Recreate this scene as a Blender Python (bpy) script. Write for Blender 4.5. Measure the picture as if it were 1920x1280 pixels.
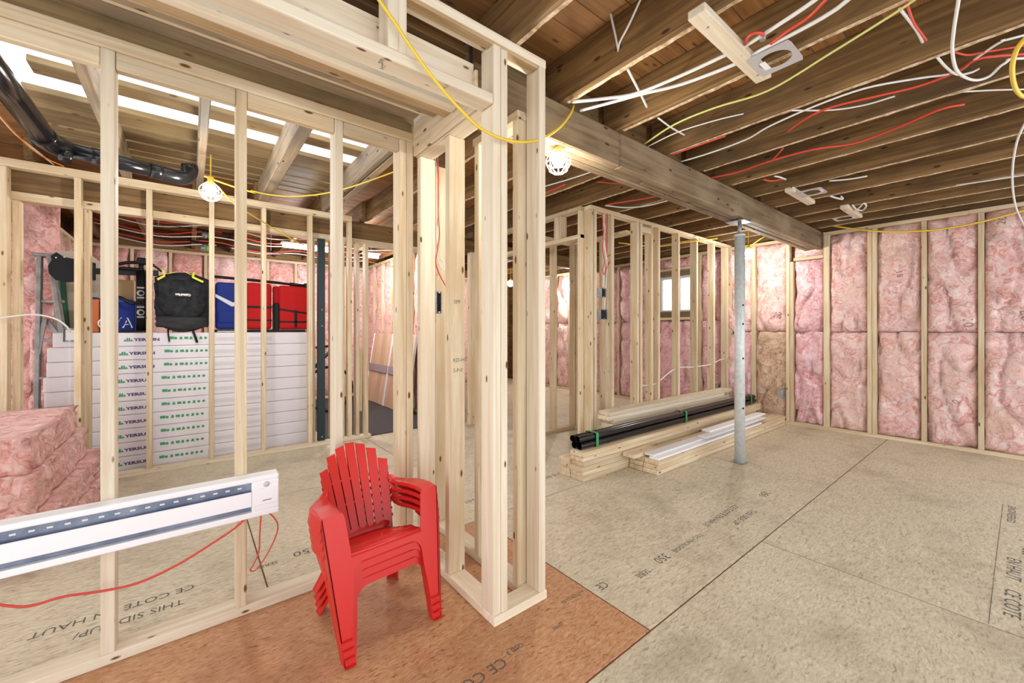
import bpy, bmesh, math, random
from mathutils import Vector, Matrix, noise
random.seed(7)
for o in list(bpy.data.objects): bpy.data.objects.remove(o)
S = bpy.context.scene
C = S.collection
# ---------------------------------------------------------------- camera, sky, exposure
cam = bpy.data.cameras.new('camera'); cam.sensor_width = 36; cam.lens = 36*760.32/1920
cam.shift_y = -20.35/1920; cam.clip_start = .02; cam.clip_end = 200
co = bpy.data.objects.new('camera', cam); C.objects.link(co)
co.location = (0, 0, 1.2); co.rotation_euler = (math.radians(90), 0, math.radians(-38.482))
S.camera = co
WORLD = 1.35; BULB = 15; EXPO = .88
w = bpy.data.worlds.new('sky'); S.world = w; w.use_nodes = True
w.node_tree.nodes['Background'].inputs[0].default_value = (.95, .97, 1, 1)
w.node_tree.nodes['Background'].inputs[1].default_value = WORLD
S.view_settings.view_transform = 'Standard'; S.view_settings.look = 'None'
S.view_settings.exposure = EXPO; S.view_settings.gamma = 1; S.view_settings.use_curve_mapping = False

# ---------------------------------------------------------------- materials
def nt(name):
    m = bpy.data.materials.new(name); m.use_nodes = True
    n = m.node_tree.nodes; l = m.node_tree.links
    return m, n, l, n['Principled BSDF']
def flat(name, col, rough=.5, metal=0, emit=0, spec=.5):
    m, n, l, b = nt(name)
    b.inputs['Base Color'].default_value = (*col, 1); b.inputs['Roughness'].default_value = rough
    b.inputs['Metallic'].default_value = metal; b.inputs['Specular IOR Level'].default_value = spec
    if emit:
        b.inputs['Emission Color'].default_value = (*col, 1); b.inputs['Emission Strength'].default_value = emit
    return m
def vary(name, c1, c2, scale=6, rough=.6, metal=0, bump=0, spec=.4, stretch=(1, 1, 1)):
    m, n, l, b = nt(name)
    tc = n.new('ShaderNodeTexCoord'); mp = n.new('ShaderNodeMapping'); mp.inputs['Scale'].default_value = stretch
    no = n.new('ShaderNodeTexNoise'); no.inputs['Scale'].default_value = scale; no.inputs['Detail'].default_value = 6
    r = n.new('ShaderNodeValToRGB'); r.color_ramp.elements[0].color = (*c1, 1); r.color_ramp.elements[1].color = (*c2, 1)
    r.color_ramp.elements[0].position = .35; r.color_ramp.elements[1].position = .65
    l.new(tc.outputs['Object'], mp.inputs[0]); l.new(mp.outputs[0], no.inputs['Vector'])
    l.new(no.outputs['Fac'], r.inputs[0]); l.new(r.outputs[0], b.inputs['Base Color'])
    b.inputs['Roughness'].default_value = rough; b.inputs['Metallic'].default_value = metal
    b.inputs['Specular IOR Level'].default_value = spec
    if bump:
        bp = n.new('ShaderNodeBump'); bp.inputs['Strength'].default_value = bump; bp.inputs['Distance'].default_value = .01
        l.new(no.outputs['Fac'], bp.inputs['Height']); l.new(bp.outputs[0], b.inputs['Normal'])
    return m
def wood(name, c1, c2, knot=(.16, .07, .02), knots=.085, stain=None, rough=.65, bump=.15, vmin=.88, vmax=1.1):
    """sawn timber, grain along local X; every board gets its own offset and tone"""
    m, n, l, b = nt(name)
    tc = n.new('ShaderNodeTexCoord'); oi = n.new('ShaderNodeObjectInfo')
    mu = n.new('ShaderNodeMath'); mu.operation = 'MULTIPLY'; mu.inputs[1].default_value = 57
    l.new(oi.outputs['Random'], mu.inputs[0])
    ad = n.new('ShaderNodeVectorMath'); ad.operation = 'ADD'
    l.new(tc.outputs['Object'], ad.inputs[0]); l.new(mu.outputs[0], ad.inputs[1])
    mp = n.new('ShaderNodeMapping'); mp.inputs['Scale'].default_value = (1.3, 34, 34); l.new(ad.outputs[0], mp.inputs[0])
    gr = n.new('ShaderNodeTexNoise'); gr.inputs['Scale'].default_value = 1; gr.inputs['Detail'].default_value = 7
    gr.inputs['Roughness'].default_value = .62; gr.inputs['Distortion'].default_value = .6
    l.new(mp.outputs[0], gr.inputs['Vector'])
    r = n.new('ShaderNodeValToRGB'); e = r.color_ramp.elements
    e[0].position = .36; e[0].color = (*c2, 1); e[1].position = .62; e[1].color = (*c1, 1)
    l.new(gr.outputs['Fac'], r.inputs[0])
    col = r.outputs[0]
    mp3 = n.new('ShaderNodeMapping'); mp3.inputs['Scale'].default_value = (2.2, 5, 5); l.new(ad.outputs[0], mp3.inputs[0])
    bl = n.new('ShaderNodeTexNoise'); bl.inputs['Scale'].default_value = 1.2; bl.inputs['Detail'].default_value = 4; l.new(mp3.outputs[0], bl.inputs['Vector'])
    if stain:
        rs = n.new('ShaderNodeValToRGB'); rs.color_ramp.elements[0].position = .48; rs.color_ramp.elements[1].position = .7
        rs.color_ramp.elements[0].color = (0, 0, 0, 1); rs.color_ramp.elements[1].color = (.75, .75, .75, 1)
        l.new(bl.outputs['Fac'], rs.inputs[0])
        mx = n.new('ShaderNodeMix'); mx.data_type = 'RGBA'; l.new(rs.outputs[0], mx.inputs['Factor'])
        l.new(col, mx.inputs['A']); mx.inputs['B'].default_value = (*stain, 1); col = mx.outputs['Result']
    if knots:
        mp2 = n.new('ShaderNodeMapping'); mp2.inputs['Scale'].default_value = (5.5, 15, 15); l.new(ad.outputs[0], mp2.inputs[0])
        vo = n.new('ShaderNodeTexVoronoi'); vo.inputs['Scale'].default_value = 1; l.new(mp2.outputs[0], vo.inputs['Vector'])
        rk = n.new('ShaderNodeValToRGB'); rk.color_ramp.elements[0].position = knots; rk.color_ramp.elements[1].position = knots*1.7
        rk.color_ramp.elements[0].color = (1, 1, 1, 1); rk.color_ramp.elements[1].color = (0, 0, 0, 1)
        l.new(vo.outputs['Distance'], rk.inputs[0])
        mx = n.new('ShaderNodeMix'); mx.data_type = 'RGBA'; l.new(rk.outputs[0], mx.inputs['Factor'])
        l.new(col, mx.inputs['A']); mx.inputs['B'].default_value = (*knot, 1); col = mx.outputs['Result']
    hv = n.new('ShaderNodeHueSaturation'); mr = n.new('ShaderNodeMapRange')
    mr.inputs['To Min'].default_value = vmin; mr.inputs['To Max'].default_value = vmax
    l.new(oi.outputs['Random'], mr.inputs['Value']); l.new(mr.outputs[0], hv.inputs['Value'])
    l.new(col, hv.inputs['Color']); l.new(hv.outputs[0], b.inputs['Base Color'])
    b.inputs['Roughness'].default_value = rough; b.inputs['Specular IOR Level'].default_value = .3
    bp = n.new('ShaderNodeBump'); bp.inputs['Strength'].default_value = bump; bp.inputs['Distance'].default_value = .004
    l.new(gr.outputs['Fac'], bp.inputs['Height']); l.new(bp.outputs[0], b.inputs['Normal'])
    return m
def osb(name, tones, rough=.55, dirt=(.25, .2, .13), dirtamt=.35):
    """strand board: overlapping flakes in two directions"""
    m, n, l, b = nt(name)
    tc = n.new('ShaderNodeTexCoord'); oi = n.new('ShaderNodeObjectInfo')
    mu = n.new('ShaderNodeMath'); mu.operation = 'MULTIPLY'; mu.inputs[1].default_value = 31; l.new(oi.outputs['Random'], mu.inputs[0])
    ad = n.new('ShaderNodeVectorMath'); ad.operation = 'ADD'; l.new(tc.outputs['Object'], ad.inputs[0]); l.new(mu.outputs[0], ad.inputs[1])
    wn = n.new('ShaderNodeTexNoise'); wn.inputs['Scale'].default_value = 22; wn.inputs['Detail'].default_value = 2; l.new(ad.outputs[0], wn.inputs['Vector'])
    wm = n.new('ShaderNodeVectorMath'); wm.operation = 'MULTIPLY_ADD'; wm.inputs[1].default_value = (.035, .035, 0)
    l.new(wn.outputs['Color'], wm.inputs[0]); l.new(ad.outputs[0], wm.inputs[2])
    facs = []
    for rot, sc in ((.35, (20, 95, 1)), (-.45, (24, 120, 1)), (1.2, (40, 110, 1))):
        mp = n.new('ShaderNodeMapping'); mp.inputs['Rotation'].default_value = (0, 0, rot); mp.inputs['Scale'].default_value = sc
        l.new(wm.outputs[0], mp.inputs[0])
        no = n.new('ShaderNodeTexNoise'); no.inputs['Scale'].default_value = 1; no.inputs['Detail'].default_value = 6; no.inputs['Roughness'].default_value = .7; l.new(mp.outputs[0], no.inputs['Vector'])
        facs.append(no.outputs['Fac'])
    a1 = n.new('ShaderNodeMath'); a1.operation = 'ADD'; l.new(facs[0], a1.inputs[0]); l.new(facs[1], a1.inputs[1])
    a2 = n.new('ShaderNodeMath'); a2.operation = 'ADD'; l.new(a1.outputs[0], a2.inputs[0]); l.new(facs[2], a2.inputs[1])
    a3 = n.new('ShaderNodeMath'); a3.operation = 'MULTIPLY'; a3.inputs[1].default_value = .3333; l.new(a2.outputs[0], a3.inputs[0])
    r = n.new('ShaderNodeValToRGB'); cr = r.color_ramp
    cr.elements[0].position = .40; cr.elements[0].color = (*tones[0], 1); cr.elements[1].position = .60; cr.elements[1].color = (*tones[-1], 1)
    for k, t in enumerate(tones[1:-1]):
        el = cr.elements.new(.455+.05*k); el.color = (*t, 1)
    l.new(a3.outputs[0], r.inputs[0])
    bn = n.new('ShaderNodeTexNoise'); bn.inputs['Scale'].default_value = 2.3; bn.inputs['Detail'].default_value = 8; bn.inputs['Roughness'].default_value = .7
    l.new(ad.outputs[0], bn.inputs['Vector'])
    rd = n.new('ShaderNodeValToRGB'); rd.color_ramp.elements[0].position = .5; rd.color_ramp.elements[1].position = .78
    rd.color_ramp.elements[0].color = (0, 0, 0, 1); rd.color_ramp.elements[1].color = (dirtamt*2, dirtamt*2, dirtamt*2, 1)
    l.new(bn.outputs['Fac'], rd.inputs[0])
    mx = n.new('ShaderNodeMix'); mx.data_type = 'RGBA'; l.new(rd.outputs[0], mx.inputs['Factor']); l.new(r.outputs[0], mx.inputs['A'])
    mx.inputs['B'].default_value = (*dirt, 1)
    l.new(mx.outputs['Result'], b.inputs['Base Color']); b.inputs['Roughness'].default_value = rough
    bp = n.new('ShaderNodeBump'); bp.inputs['Strength'].default_value = .18; bp.inputs['Distance'].default_value = .002
    l.new(a3.outputs[0], bp.inputs['Height']); l.new(bp.outputs[0], b.inputs['Normal'])
    return m
def fleece(name, lo, mid, hi, tan, scale=9):
    """glass wool: swirled fibres with tan and pale patches"""
    m, n, l, b = nt(name)
    tc = n.new('ShaderNodeTexCoord'); oi = n.new('ShaderNodeObjectInfo')
    mu = n.new('ShaderNodeMath'); mu.operation = 'MULTIPLY'; mu.inputs[1].default_value = 43; l.new(oi.outputs['Random'], mu.inputs[0])
    ad = n.new('ShaderNodeVectorMath'); ad.operation = 'ADD'; l.new(tc.outputs['Object'], ad.inputs[0]); l.new(mu.outputs[0], ad.inputs[1])
    w1 = n.new('ShaderNodeTexNoise'); w1.inputs['Scale'].default_value = 5; w1.inputs['Detail'].default_value = 3; l.new(ad.outputs[0], w1.inputs['Vector'])
    wm = n.new('ShaderNodeVectorMath'); wm.operation = 'MULTIPLY_ADD'; wm.inputs[1].default_value = (.5, .5, .5)
    l.new(w1.outputs['Color'], wm.inputs[0]); l.new(ad.outputs[0], wm.inputs[2])
    f = n.new('ShaderNodeTexNoise'); f.inputs['Scale'].default_value = scale; f.inputs['Detail'].default_value = 9; f.inputs['Roughness'].default_value = .66; f.inputs['Distortion'].default_value = 1.6
    l.new(wm.outputs[0], f.inputs['Vector'])
    r = n.new('ShaderNodeValToRGB'); cr = r.color_ramp
    cr.elements[0].position = .36; cr.elements[0].color = (*lo, 1); cr.elements[1].position = .62; cr.elements[1].color = (*hi, 1)  # lo end paints crevice shade into the wool colour
    el = cr.elements.new(.48); el.color = (*mid, 1)
    l.new(f.outputs['Fac'], r.inputs[0])
    t = n.new('ShaderNodeTexNoise'); t.inputs['Scale'].default_value = 2.1; t.inputs['Detail'].default_value = 4; l.new(ad.outputs[0], t.inputs['Vector'])
    rt = n.new('ShaderNodeValToRGB'); rt.color_ramp.elements[0].position = .52; rt.color_ramp.elements[1].position = .68
    rt.color_ramp.elements[0].color = (0, 0, 0, 1); rt.color_ramp.elements[1].color = (.6, .6, .6, 1); l.new(t.outputs['Fac'], rt.inputs[0])
    mx = n.new('ShaderNodeMix'); mx.data_type = 'RGBA'; l.new(rt.outputs[0], mx.inputs['Factor']); l.new(r.outputs[0], mx.inputs['A'])
    mx.inputs['B'].default_value = (*tan, 1)
    fb = n.new('ShaderNodeTexNoise'); fb.inputs['Scale'].default_value = 7; fb.inputs['Detail'].default_value = 8; fb.inputs['Roughness'].default_value = .72; fb.inputs['Distortion'].default_value = 4
    l.new(ad.outputs[0], fb.inputs['Vector'])
    rf = n.new('ShaderNodeValToRGB'); rf.color_ramp.elements[0].position = .54; rf.color_ramp.elements[1].position = .68
    rf.color_ramp.elements[0].color = (0, 0, 0, 1); rf.color_ramp.elements[1].color = (.7, .7, .7, 1); l.new(fb.outputs['Fac'], rf.inputs[0])
    mw = n.new('ShaderNodeMix'); mw.data_type = 'RGBA'; l.new(rf.outputs[0], mw.inputs['Factor']); l.new(mx.outputs['Result'], mw.inputs['A'])
    mw.inputs['B'].default_value = (*[min(.95, c*1.06+.03) for c in hi], 1); l.new(mw.outputs['Result'], b.inputs['Base Color'])
    b.inputs['Roughness'].default_value = 1; b.inputs['Specular IOR Level'].default_value = .05
    b.inputs['Sheen Weight'].default_value = .3
    bp = n.new('ShaderNodeBump'); bp.inputs['Strength'].default_value = .9; bp.inputs['Distance'].default_value = .02
    l.new(f.outputs['Fac'], bp.inputs['Height']); l.new(bp.outputs[0], b.inputs['Normal'])
    return m
STUD = wood('new spruce', (.75, .635, .455), (.57, .43, .265), knots=.075, stain=(.58, .42, .24))
PALE = wood('pale spruce', (.82, .73, .58), (.69, .57, .41), knots=.065)
OLD = wood('old joist timber', (.26, .15, .058), (.13, .072, .027), knot=(.05, .025, .01), stain=(.085, .052, .024), bump=.4, vmin=.85, vmax=1.2)
WEATH = wood('weathered joist timber', (.40, .31, .21), (.26, .19, .12), knot=(.06, .035, .015), stain=(.2, .17, .14), bump=.4, vmin=.7, vmax=1.25)
PLANK = wood('old subfloor plank', (.34, .165, .055), (.22, .1, .032), knot=(.09, .04, .015), stain=(.19, .085, .028), bump=.2, vmin=.78, vmax=1.2)
BEAM = wood('old beam timber', (.26, .185, .105), (.145, .095, .055), knot=(.05, .03, .015), stain=(.34, .26, .16), bump=.5)
ROUGH = wood('rough sawn plank', (.52, .38, .22), (.36, .23, .11), stain=(.3, .17, .07), bump=.6)
LOFT = wood('yellowed board', (.35, .25, .125), (.22, .15, .07), stain=(.18, .12, .06), bump=.3)
FLOOR = osb('pale strand board', ((.3, .25, .17), (.49, .425, .305), (.585, .515, .38), (.70, .63, .485)))
ORANGE = osb('orange sealed strand board', ((.2, .08, .03), (.44, .2, .09), (.5, .26, .125), (.58, .37, .22)), dirt=(.36, .13, .055), dirtamt=.45)
EDGE = flat('red brown board edge', (.16, .055, .02), .8)
PINK = fleece('pink glass wool', (.64, .28, .24), (.87, .54, .51), (.93, .77, .745), (.80, .55, .43))
PINKD = fleece('deep pink glass wool', (.66, .26, .29), (.87, .49, .53), (.93, .71, .74), (.83, .52, .5))
PINKS = fleece('salmon glass wool', (.52, .18, .14), (.78, .38, .34), (.88, .60, .56), (.74, .42, .32))
TANW = fleece('tan glass wool', (.36, .2, .11), (.62, .41, .28), (.78, .6, .47), (.66, .4, .3))
WHITE = flat('white enamel', (.87, .87, .9), .35)
OFFW = flat('cable sheath white', (.72, .71, .68), .45)
REDC = flat('cable sheath red', (.62, .06, .035), .45)
YEL = flat('cord yellow', (.78, .55, .05), .45)
YGR = flat('cable yellow green', (.6, .6, .2), .5)
ORC = flat('cable orange', (.8, .25, .03), .45)
REDP = flat('red plastic', (.60, .016, .012), .36)
STEEL = vary('galvanised steel', (.56, .6, .6), (.68, .71, .7), 30, .4, .15)
GREYM = flat('grey metal', (.32, .33, .34), .5, .6)
PLATE = flat('grey pressed plate', (.52, .51, .52), .5, .3)
FIN = vary('heater fins', (.16, .19, .28), (.28, .32, .42), 14, .35, .5)
DARKM = flat('dark painted steel', (.014, .028, .032), .45, .3)
BLACK = flat('black plastic', (.007, .007, .008), .45, spec=.25)
PIPEB = vary('black drain pipe', (.006, .006, .007), (.016, .015, .016), 6, .2)
RUBBER = vary('charcoal rubber mat', (.035, .035, .037), (.06, .06, .062), 60, .75)
GREEN = flat('green strap', (.03, .3, .12), .5)
INK = flat('stamp ink', (.12, .105, .09), .8)
INKB = flat('carton ink navy', (.08, .06, .16), .7)
INKG = flat('carton ink green', (.06, .33, .16), .7)
INKL = flat('carton ink grey', (.42, .4, .44), .7)
INKW = flat('white print', (.8, .8, .82), .7)
CARTON = vary('white film wrapped carton', (.72, .69, .75), (.8, .78, .82), 3, .28)
BLUE = flat('blue cloth', (.01, .028, .2), .7, spec=.25)
REDCL = flat('red cloth', (.48, .012, .014), .75, spec=.2)
FABRIC = vary('charcoal cloth', (.016, .017, .02), (.034, .036, .04), 20, .85, spec=.15)
BULBM = flat('lit bulb', (1, .96, .88), .3, 0, 18)
TUBEM = flat('lit tube', (.97, .98, 1), .3, 0, 14)
GALV = vary('electrical box steel', (.3, .32, .34), (.5, .52, .54), 40, .4, .7)
DARKV = flat('dark gap board', (.03, .022, .016), .9)
CARDB = flat('brown cardboard', (.4, .25, .12), .8)
BEIGE = flat('beige panel', (.55, .47, .38), .7)
WHITEW = wood('white primed board', (.86, .85, .86), (.8, .79, .8), knots=0, bump=.05)

# ---------------------------------------------------------------- builders
WM = {}
def world(o): return WM.get(o, Matrix.Identity(4))
def mk(name, me, mat, parent=None, M=None):
    o = bpy.data.objects.new(name, me); C.objects.link(o)
    M = M or Matrix.Identity(4)
    if parent: o.parent = parent; o.matrix_basis = world(parent).inverted() @ M
    else: o.matrix_basis = M
    WM[o] = M
    if mat is not None and me is not None and not me.materials: me.materials.append(mat)
    elif mat is not None and me is not None and me.materials[0] != mat:
        o.material_slots[0].link = 'OBJECT'; o.material_slots[0].material = mat
    return o
def root(name, loc, rz=0, **props):
    M = Matrix.Translation(loc) @ Matrix.Rotation(rz, 4, 'Z')
    o = bpy.data.objects.new(name, None); C.objects.link(o); o.matrix_basis = M; WM[o] = M
    o.empty_display_size = .1
    for k, v in props.items(): o[k] = v
    return o
def thing(name, label, cat, loc, rz=0, group=None):
    o = root(name, loc, rz, label=label, category=cat)
    if group: o['group'] = group
    return o
def struct(name, loc=(0, 0, 0)): return root(name, loc, kind='structure')
def tag(o, label, cat, group=None):
    o['label'] = label; o['category'] = cat
    if group: o['group'] = group
    return o
MC = {}
def boxmesh(a, b, c, bev=.003, seg=1):
    k = (round(a, 4), round(b, 4), round(c, 4), bev, seg)
    if k in MC: return MC[k]
    bm = bmesh.new(); bmesh.ops.create_cube(bm, size=1); bmesh.ops.scale(bm, vec=(a, b, c), verts=bm.verts)
    if bev: bmesh.ops.bevel(bm, geom=bm.edges[:], offset=min(bev, a*.4, b*.4, c*.4), segments=seg, affect='EDGES', profile=.5)
    me = bpy.data.meshes.new('board'); bm.to_mesh(me); bm.free(); MC[k] = me
    return me
RY = Matrix.Rotation(math.radians(-90), 4, 'Y'); RZ = Matrix.Rotation(math.radians(90), 4, 'Z')
def bx(name, parent, x0, x1, y0, y1, z0, z1, mat, bev=.003, seg=1):
    """box given by its world extents; its longest side becomes the local X axis so that grain follows it"""
    a, b, c = x1-x0, y1-y0, z1-z0; T = Matrix.Translation(((x0+x1)/2, (y0+y1)/2, (z0+z1)/2))
    if a >= b and a >= c: me, R = boxmesh(a, b, c, bev, seg), Matrix.Identity(4)
    elif b >= c: me, R = boxmesh(b, a, c, bev, seg), RZ
    else: me, R = boxmesh(c, b, a, bev, seg), RY
    me = me if not me.materials or me.materials[0] == mat else me
    return mk(name, me, mat, parent, T @ R)
def frame(p0, p1, up=(0, 0, 1)):
    p0, p1 = Vector(p0), Vector(p1); d = (p1-p0).normalized(); u = Vector(up)
    s = u.cross(d)
    if s.length < 1e-4: s = Vector((0, 1, 0)).cross(d)
    s.normalize(); u = d.cross(s)
    M = Matrix((d, s, u)).transposed().to_4x4(); M.translation = (p0+p1)/2
    return M, (p1-p0).length
def bar(name, parent, p0, p1, w, t, mat, up=(0, 0, 1), bev=.003, seg=1):
    M, L = frame(p0, p1, up); return mk(name, boxmesh(L, w, t, bev, seg), mat, parent, M)
def pydata(name, v, f, smooth=False):
    me = bpy.data.meshes.new(name); me.from_pydata([tuple(p) for p in v], [], f); me.update()
    if smooth: me.polygons.foreach_set('use_smooth', [True]*len(me.polygons))
    return me
def fixn(me):
    bm = bmesh.new(); bm.from_mesh(me); bmesh.ops.recalc_face_normals(bm, faces=bm.faces); bm.to_mesh(me); bm.free(); return me
def smooth_path(pts, n=5):
    P = [Vector(p) for p in pts]; P = [P[0]*2-P[1]] + P + [P[-1]*2-P[-2]]; out = []
    for i in range(1, len(P)-2):
        for k in range(n):
            t = k/n; a, b, c, d = P[i-1:i+3]
            out.append(.5*((2*b)+(c-a)*t+(2*a-5*b+4*c-d)*t*t+(3*b-a-3*c+d)*t**3))
    return out + [P[-2]]
def tubemesh(pts, r, seg=6, n=5, close=False, cap=True):
    P = smooth_path(pts, n) if n > 1 else [Vector(p) for p in pts]
    V, F = [], []; u = None
    for i, p in enumerate(P):
        d = (P[min(i+1, len(P)-1)]-P[max(i-1, 0)]).normalized()
        if u is None: u = d.orthogonal().normalized()
        u = (u-d*u.dot(d)); u = u.normalized() if u.length > 1e-6 else d.orthogonal().normalized()
        s = d.cross(u); rr = r[min(i, len(r)-1)] if isinstance(r, (list, tuple)) else r
        for k in range(seg):
            a = 2*math.pi*k/seg; V.append(p+(u*math.cos(a)+s*math.sin(a))*rr)
    for i in range(len(P)-1):
        for k in range(seg):
            a, b = i*seg+k, i*seg+(k+1) % seg; F.append((a, b, b+seg, a+seg))
    if cap: F.append(tuple(range(seg))[::-1]); F.append(tuple(range(len(V)-seg, len(V))))
    return pydata('tube', V, F, True)
def tube(name, parent, pts, r, mat, seg=6, n=5):
    """swept tube along world points"""
    o0 = Vector(pts[0]); return mk(name, tubemesh([Vector(p)-o0 for p in pts], r, seg, n), mat, parent, Matrix.Translation(o0))
def merge(meshes):
    bm = bmesh.new()
    for m in meshes: bm.from_mesh(m)
    me = bpy.data.meshes.new('joined'); bm.to_mesh(me); bm.free(); return me
def cyl(name, parent, p0, p1, r, mat, seg=20): return mk(name, tubemesh([Vector(p0)-Vector(p0), Vector(p1)-Vector(p0)], r, seg, 1), mat, parent, Matrix.Translation(p0))
def prism(pts, off):
    """closed plate: outline swept by off"""
    n = len(pts); V = [Vector(p) for p in pts]; V += [p+Vector(off) for p in V]
    F = [tuple(range(n)), tuple(range(2*n-1, n-1, -1))] + [(i, i+n, (i+1) % n+n, (i+1) % n) for i in range(n)]
    return fixn(pydata('plate', V, F))
def sheet(rows, off, smooth=False):
    """closed sheet: grid of points thickened by off"""
    R, K = len(rows), len(rows[0]); V = [Vector(p) for r in rows for p in r]; n = len(V); V += [p+Vector(off) for p in V]
    F = []
    for i in range(R-1):
        for j in range(K-1):
            a = i*K+j; F.append((a, a+1, a+K+1, a+K)); F.append((n+a, n+a+K, n+a+K+1, n+a+1))
    ring = [j for j in range(K)]+[i*K+K-1 for i in range(1, R)]+[(R-1)*K+j for j in range(K-2, -1, -1)]+[i*K for i in range(R-2, 0, -1)]
    for i, a in enumerate(ring):
        b = ring[(i+1) % len(ring)]; F.append((a, b, b+n, a+n))
    return fixn(pydata('sheet', V, F, smooth))
TC = {}
def textmesh(s, size):
    k = (s, size)
    if k not in TC:
        cu = bpy.data.curves.new('txt', 'FONT'); cu.body = s; cu.size = size; cu.resolution_u = 2; cu.offset = .0016 if s in ('YERSUN', 'CabinMax') else 0; cu.fill_mode = 'FRONT' if hasattr(cu, 'fill_mode') else cu.fill_mode
        ob = bpy.data.objects.new('txt', cu); C.objects.link(ob)
        dg = bpy.context.evaluated_depsgraph_get(); me = bpy.data.meshes.new_from_object(ob.evaluated_get(dg)); me.materials.clear()
        bpy.data.objects.remove(ob); TC[k] = me
    return TC[k]
def text(name, parent, s, size, mat, loc, xdir, ydir, sx=1):
    X, Y = Vector(xdir).normalized(), Vector(ydir).normalized(); Z = X.cross(Y)
    M = Matrix((X*sx, Y, Z)).transposed().to_4x4(); M.translation = Vector(loc)
    return mk(name, textmesh(s, size), mat, parent, M)
def battmesh(w, h, d, seed, lump=.03, roll=.05, nx=15, nz=32, sag=0):
    """glass wool batt standing in the local XZ plane, fluffy face towards -Y"""
    V, F = [], []
    for j in range(nz+1):
        for i in range(nx+1):
            u, v = i/nx, j/nz; x, z = (u-.5)*w, v*h
            e = min(u, 1-u)*w; g = min(v, 1-v)*h
            k = 1-math.exp(-e/.028); q = 1-math.exp(-g/.03)
            nn = noise.fractal(Vector((x*7+seed*9.1, z*4.5, seed)), 1, 2, 4)
            cr = abs(noise.noise(Vector((x*5-seed, z*1.6+seed*3, seed*2.3))))
            y = -d*(.55+.45*k*q)-nn*lump*1.2+(roll*max(0, .12-cr)/.12)
            V.append((x+.006*noise.noise(Vector((z*9, seed, 0))), y, z+.008*noise.noise(Vector((x*9, seed, 5)))))
    for j in range(nz):
        for i in range(nx):
            a = j*(nx+1)+i; F.append((a, a+1, a+nx+2, a+nx+1))
    n = len(V); ring = list(range(nx+1))+[j*(nx+1)+nx for j in range(1, nz+1)]+[nz*(nx+1)+i for i in range(nx-1, -1, -1)]+[j*(nx+1) for j in range(nz-1, 0, -1)]
    for a in ring: V.append((V[a][0], 0, V[a][2]))
    m = len(ring)
    for i in range(m): F.append((ring[i], n+i, n+(i+1) % m, ring[(i+1) % m]))
    return pydata('batt', V, F, True)
SEED = [1.3]
def batt(parent, mat, facing, at, lo, hi, z0, z1, d=.075, **kw):
    """batt between lo and hi on the plane at=const, fluffy side facing -X ('x'), -Y ('y') or +X ('X')"""
    SEED[0] += 1.7; me = battmesh(hi-lo, z1-z0, d, SEED[0], **kw); c = (lo+hi)/2
    if facing == 'y': M = Matrix.Translation((c, at, z0))
    elif facing == 'x': M = Matrix.Translation((at, c, z0)) @ Matrix.Rotation(math.radians(-90), 4, 'Z')
    else: M = Matrix.Translation((at, c, z0)) @ Matrix.Rotation(math.radians(90), 4, 'Z')
    return mk('insulation_batt', me, mat, parent, M)

# ================================================================ STRUCTURE
# ---- floor: strand-board sheets laid in strips along X
fl = struct('floor')
mk('underlay', boxmesh(8.9, 9.8, .02, 0), EDGE, fl, Matrix.Translation((1.95, 3.4, -.035)))
PAN = {}
JG = {}
def joint(x0, x1, y0, y1): bx('joint', fl, x0, x1, y0, y1, -.016, -.0022, EDGE, 0)
strips = [(-1.512, [-2.5, .9, 3.34, 6.3]), (-.293, [-2.5, .11, 2.55, 4.99, 6.3]), (.926, [-2.5, -.995, 1.445, 3.885, 6.3]), (2.145, [-2.5, -2.154, .286, 2.726, 5.166, 6.3]),
          (3.364, [-2.5, -.9, 1.54, 3.98, 6.3]), (4.583, [-2.5, .3, 2.74, 5.18, 6.3]), (5.802, [-2.5, -.9, 1.54, 3.98, 6.3]), (7.021, [-2.5, .3, 2.74, 6.3])]
for si, (y0, xs) in enumerate(strips):
    for k in range(len(xs)-1):
        g = .0034
        if k: joint(xs[k]-g+.0003, xs[k]+g-.0003, y0+.004, y0+1.215)
        PAN[si, k] = bx('floor_panel', fl, xs[k]+g, xs[k+1]-g, y0+g, y0+1.219-g, -.016, 0, ORANGE if (si, k) == (2, 1) else FLOOR, .0012)
for y0, _ in strips[1:]: joint(-2.5, 6.3, y0-.003, y0+.003)
def stamp(p, s, size, x, y, sx=1.0, mat=INK):
    return text('printed_lettering', PAN[p], s, size, mat, (x, y, .0006), (-1, 0, 0), (0, -1, 0), sx)
# lettering reads towards -X, upside down for the camera
stamp((2, 1), 'CE COTÉ EN HAUT', .062, .90, 1.19); stamp((2, 1), 'THIS SIDE UP/', .062, .865, 1.09)
stamp((2, 1), 'OSB 3', .03, 1.0, 1.2); stamp((2, 1), 'RATED 23/32', .024, 1.42, 1.27); stamp((2, 1), 'SERIES', .02, 1.2, 1.18)
stamp((2, 2), 'CE', .062, 1.55, 1.25, .8); stamp((2, 2), 'SERIE', .045, 1.80, 1.18, .9); stamp((2, 2), '350', .072, 2.0, 1.205, .95)
stamp((2, 2), 'TECHNOLOGIE', .04, 2.36, 1.19, 1.1); stamp((2, 2), 'CE COTÉ EN HAUT', .055, 2.93, 1.235, .95); stamp((2, 2), 'THIS SIDE UP', .055, 2.95, 1.13, .95)
stamp((2, 2), '350', .07, 3.36, 1.2, 1.1)
stamp((3, 1), 'CE COTÉ EN HAUT', .062, .02, 2.44, .96); stamp((3, 1), 'THIS SIDE UP/', .062, -.02, 2.335, .9)
stamp((3, 2), 'SERIE', .04, .36, 2.42, 1); stamp((3, 2), '350', .075, .56, 2.45, 1.15); stamp((3, 2), 'TECH', .035, .74, 2.42, 1)
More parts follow.
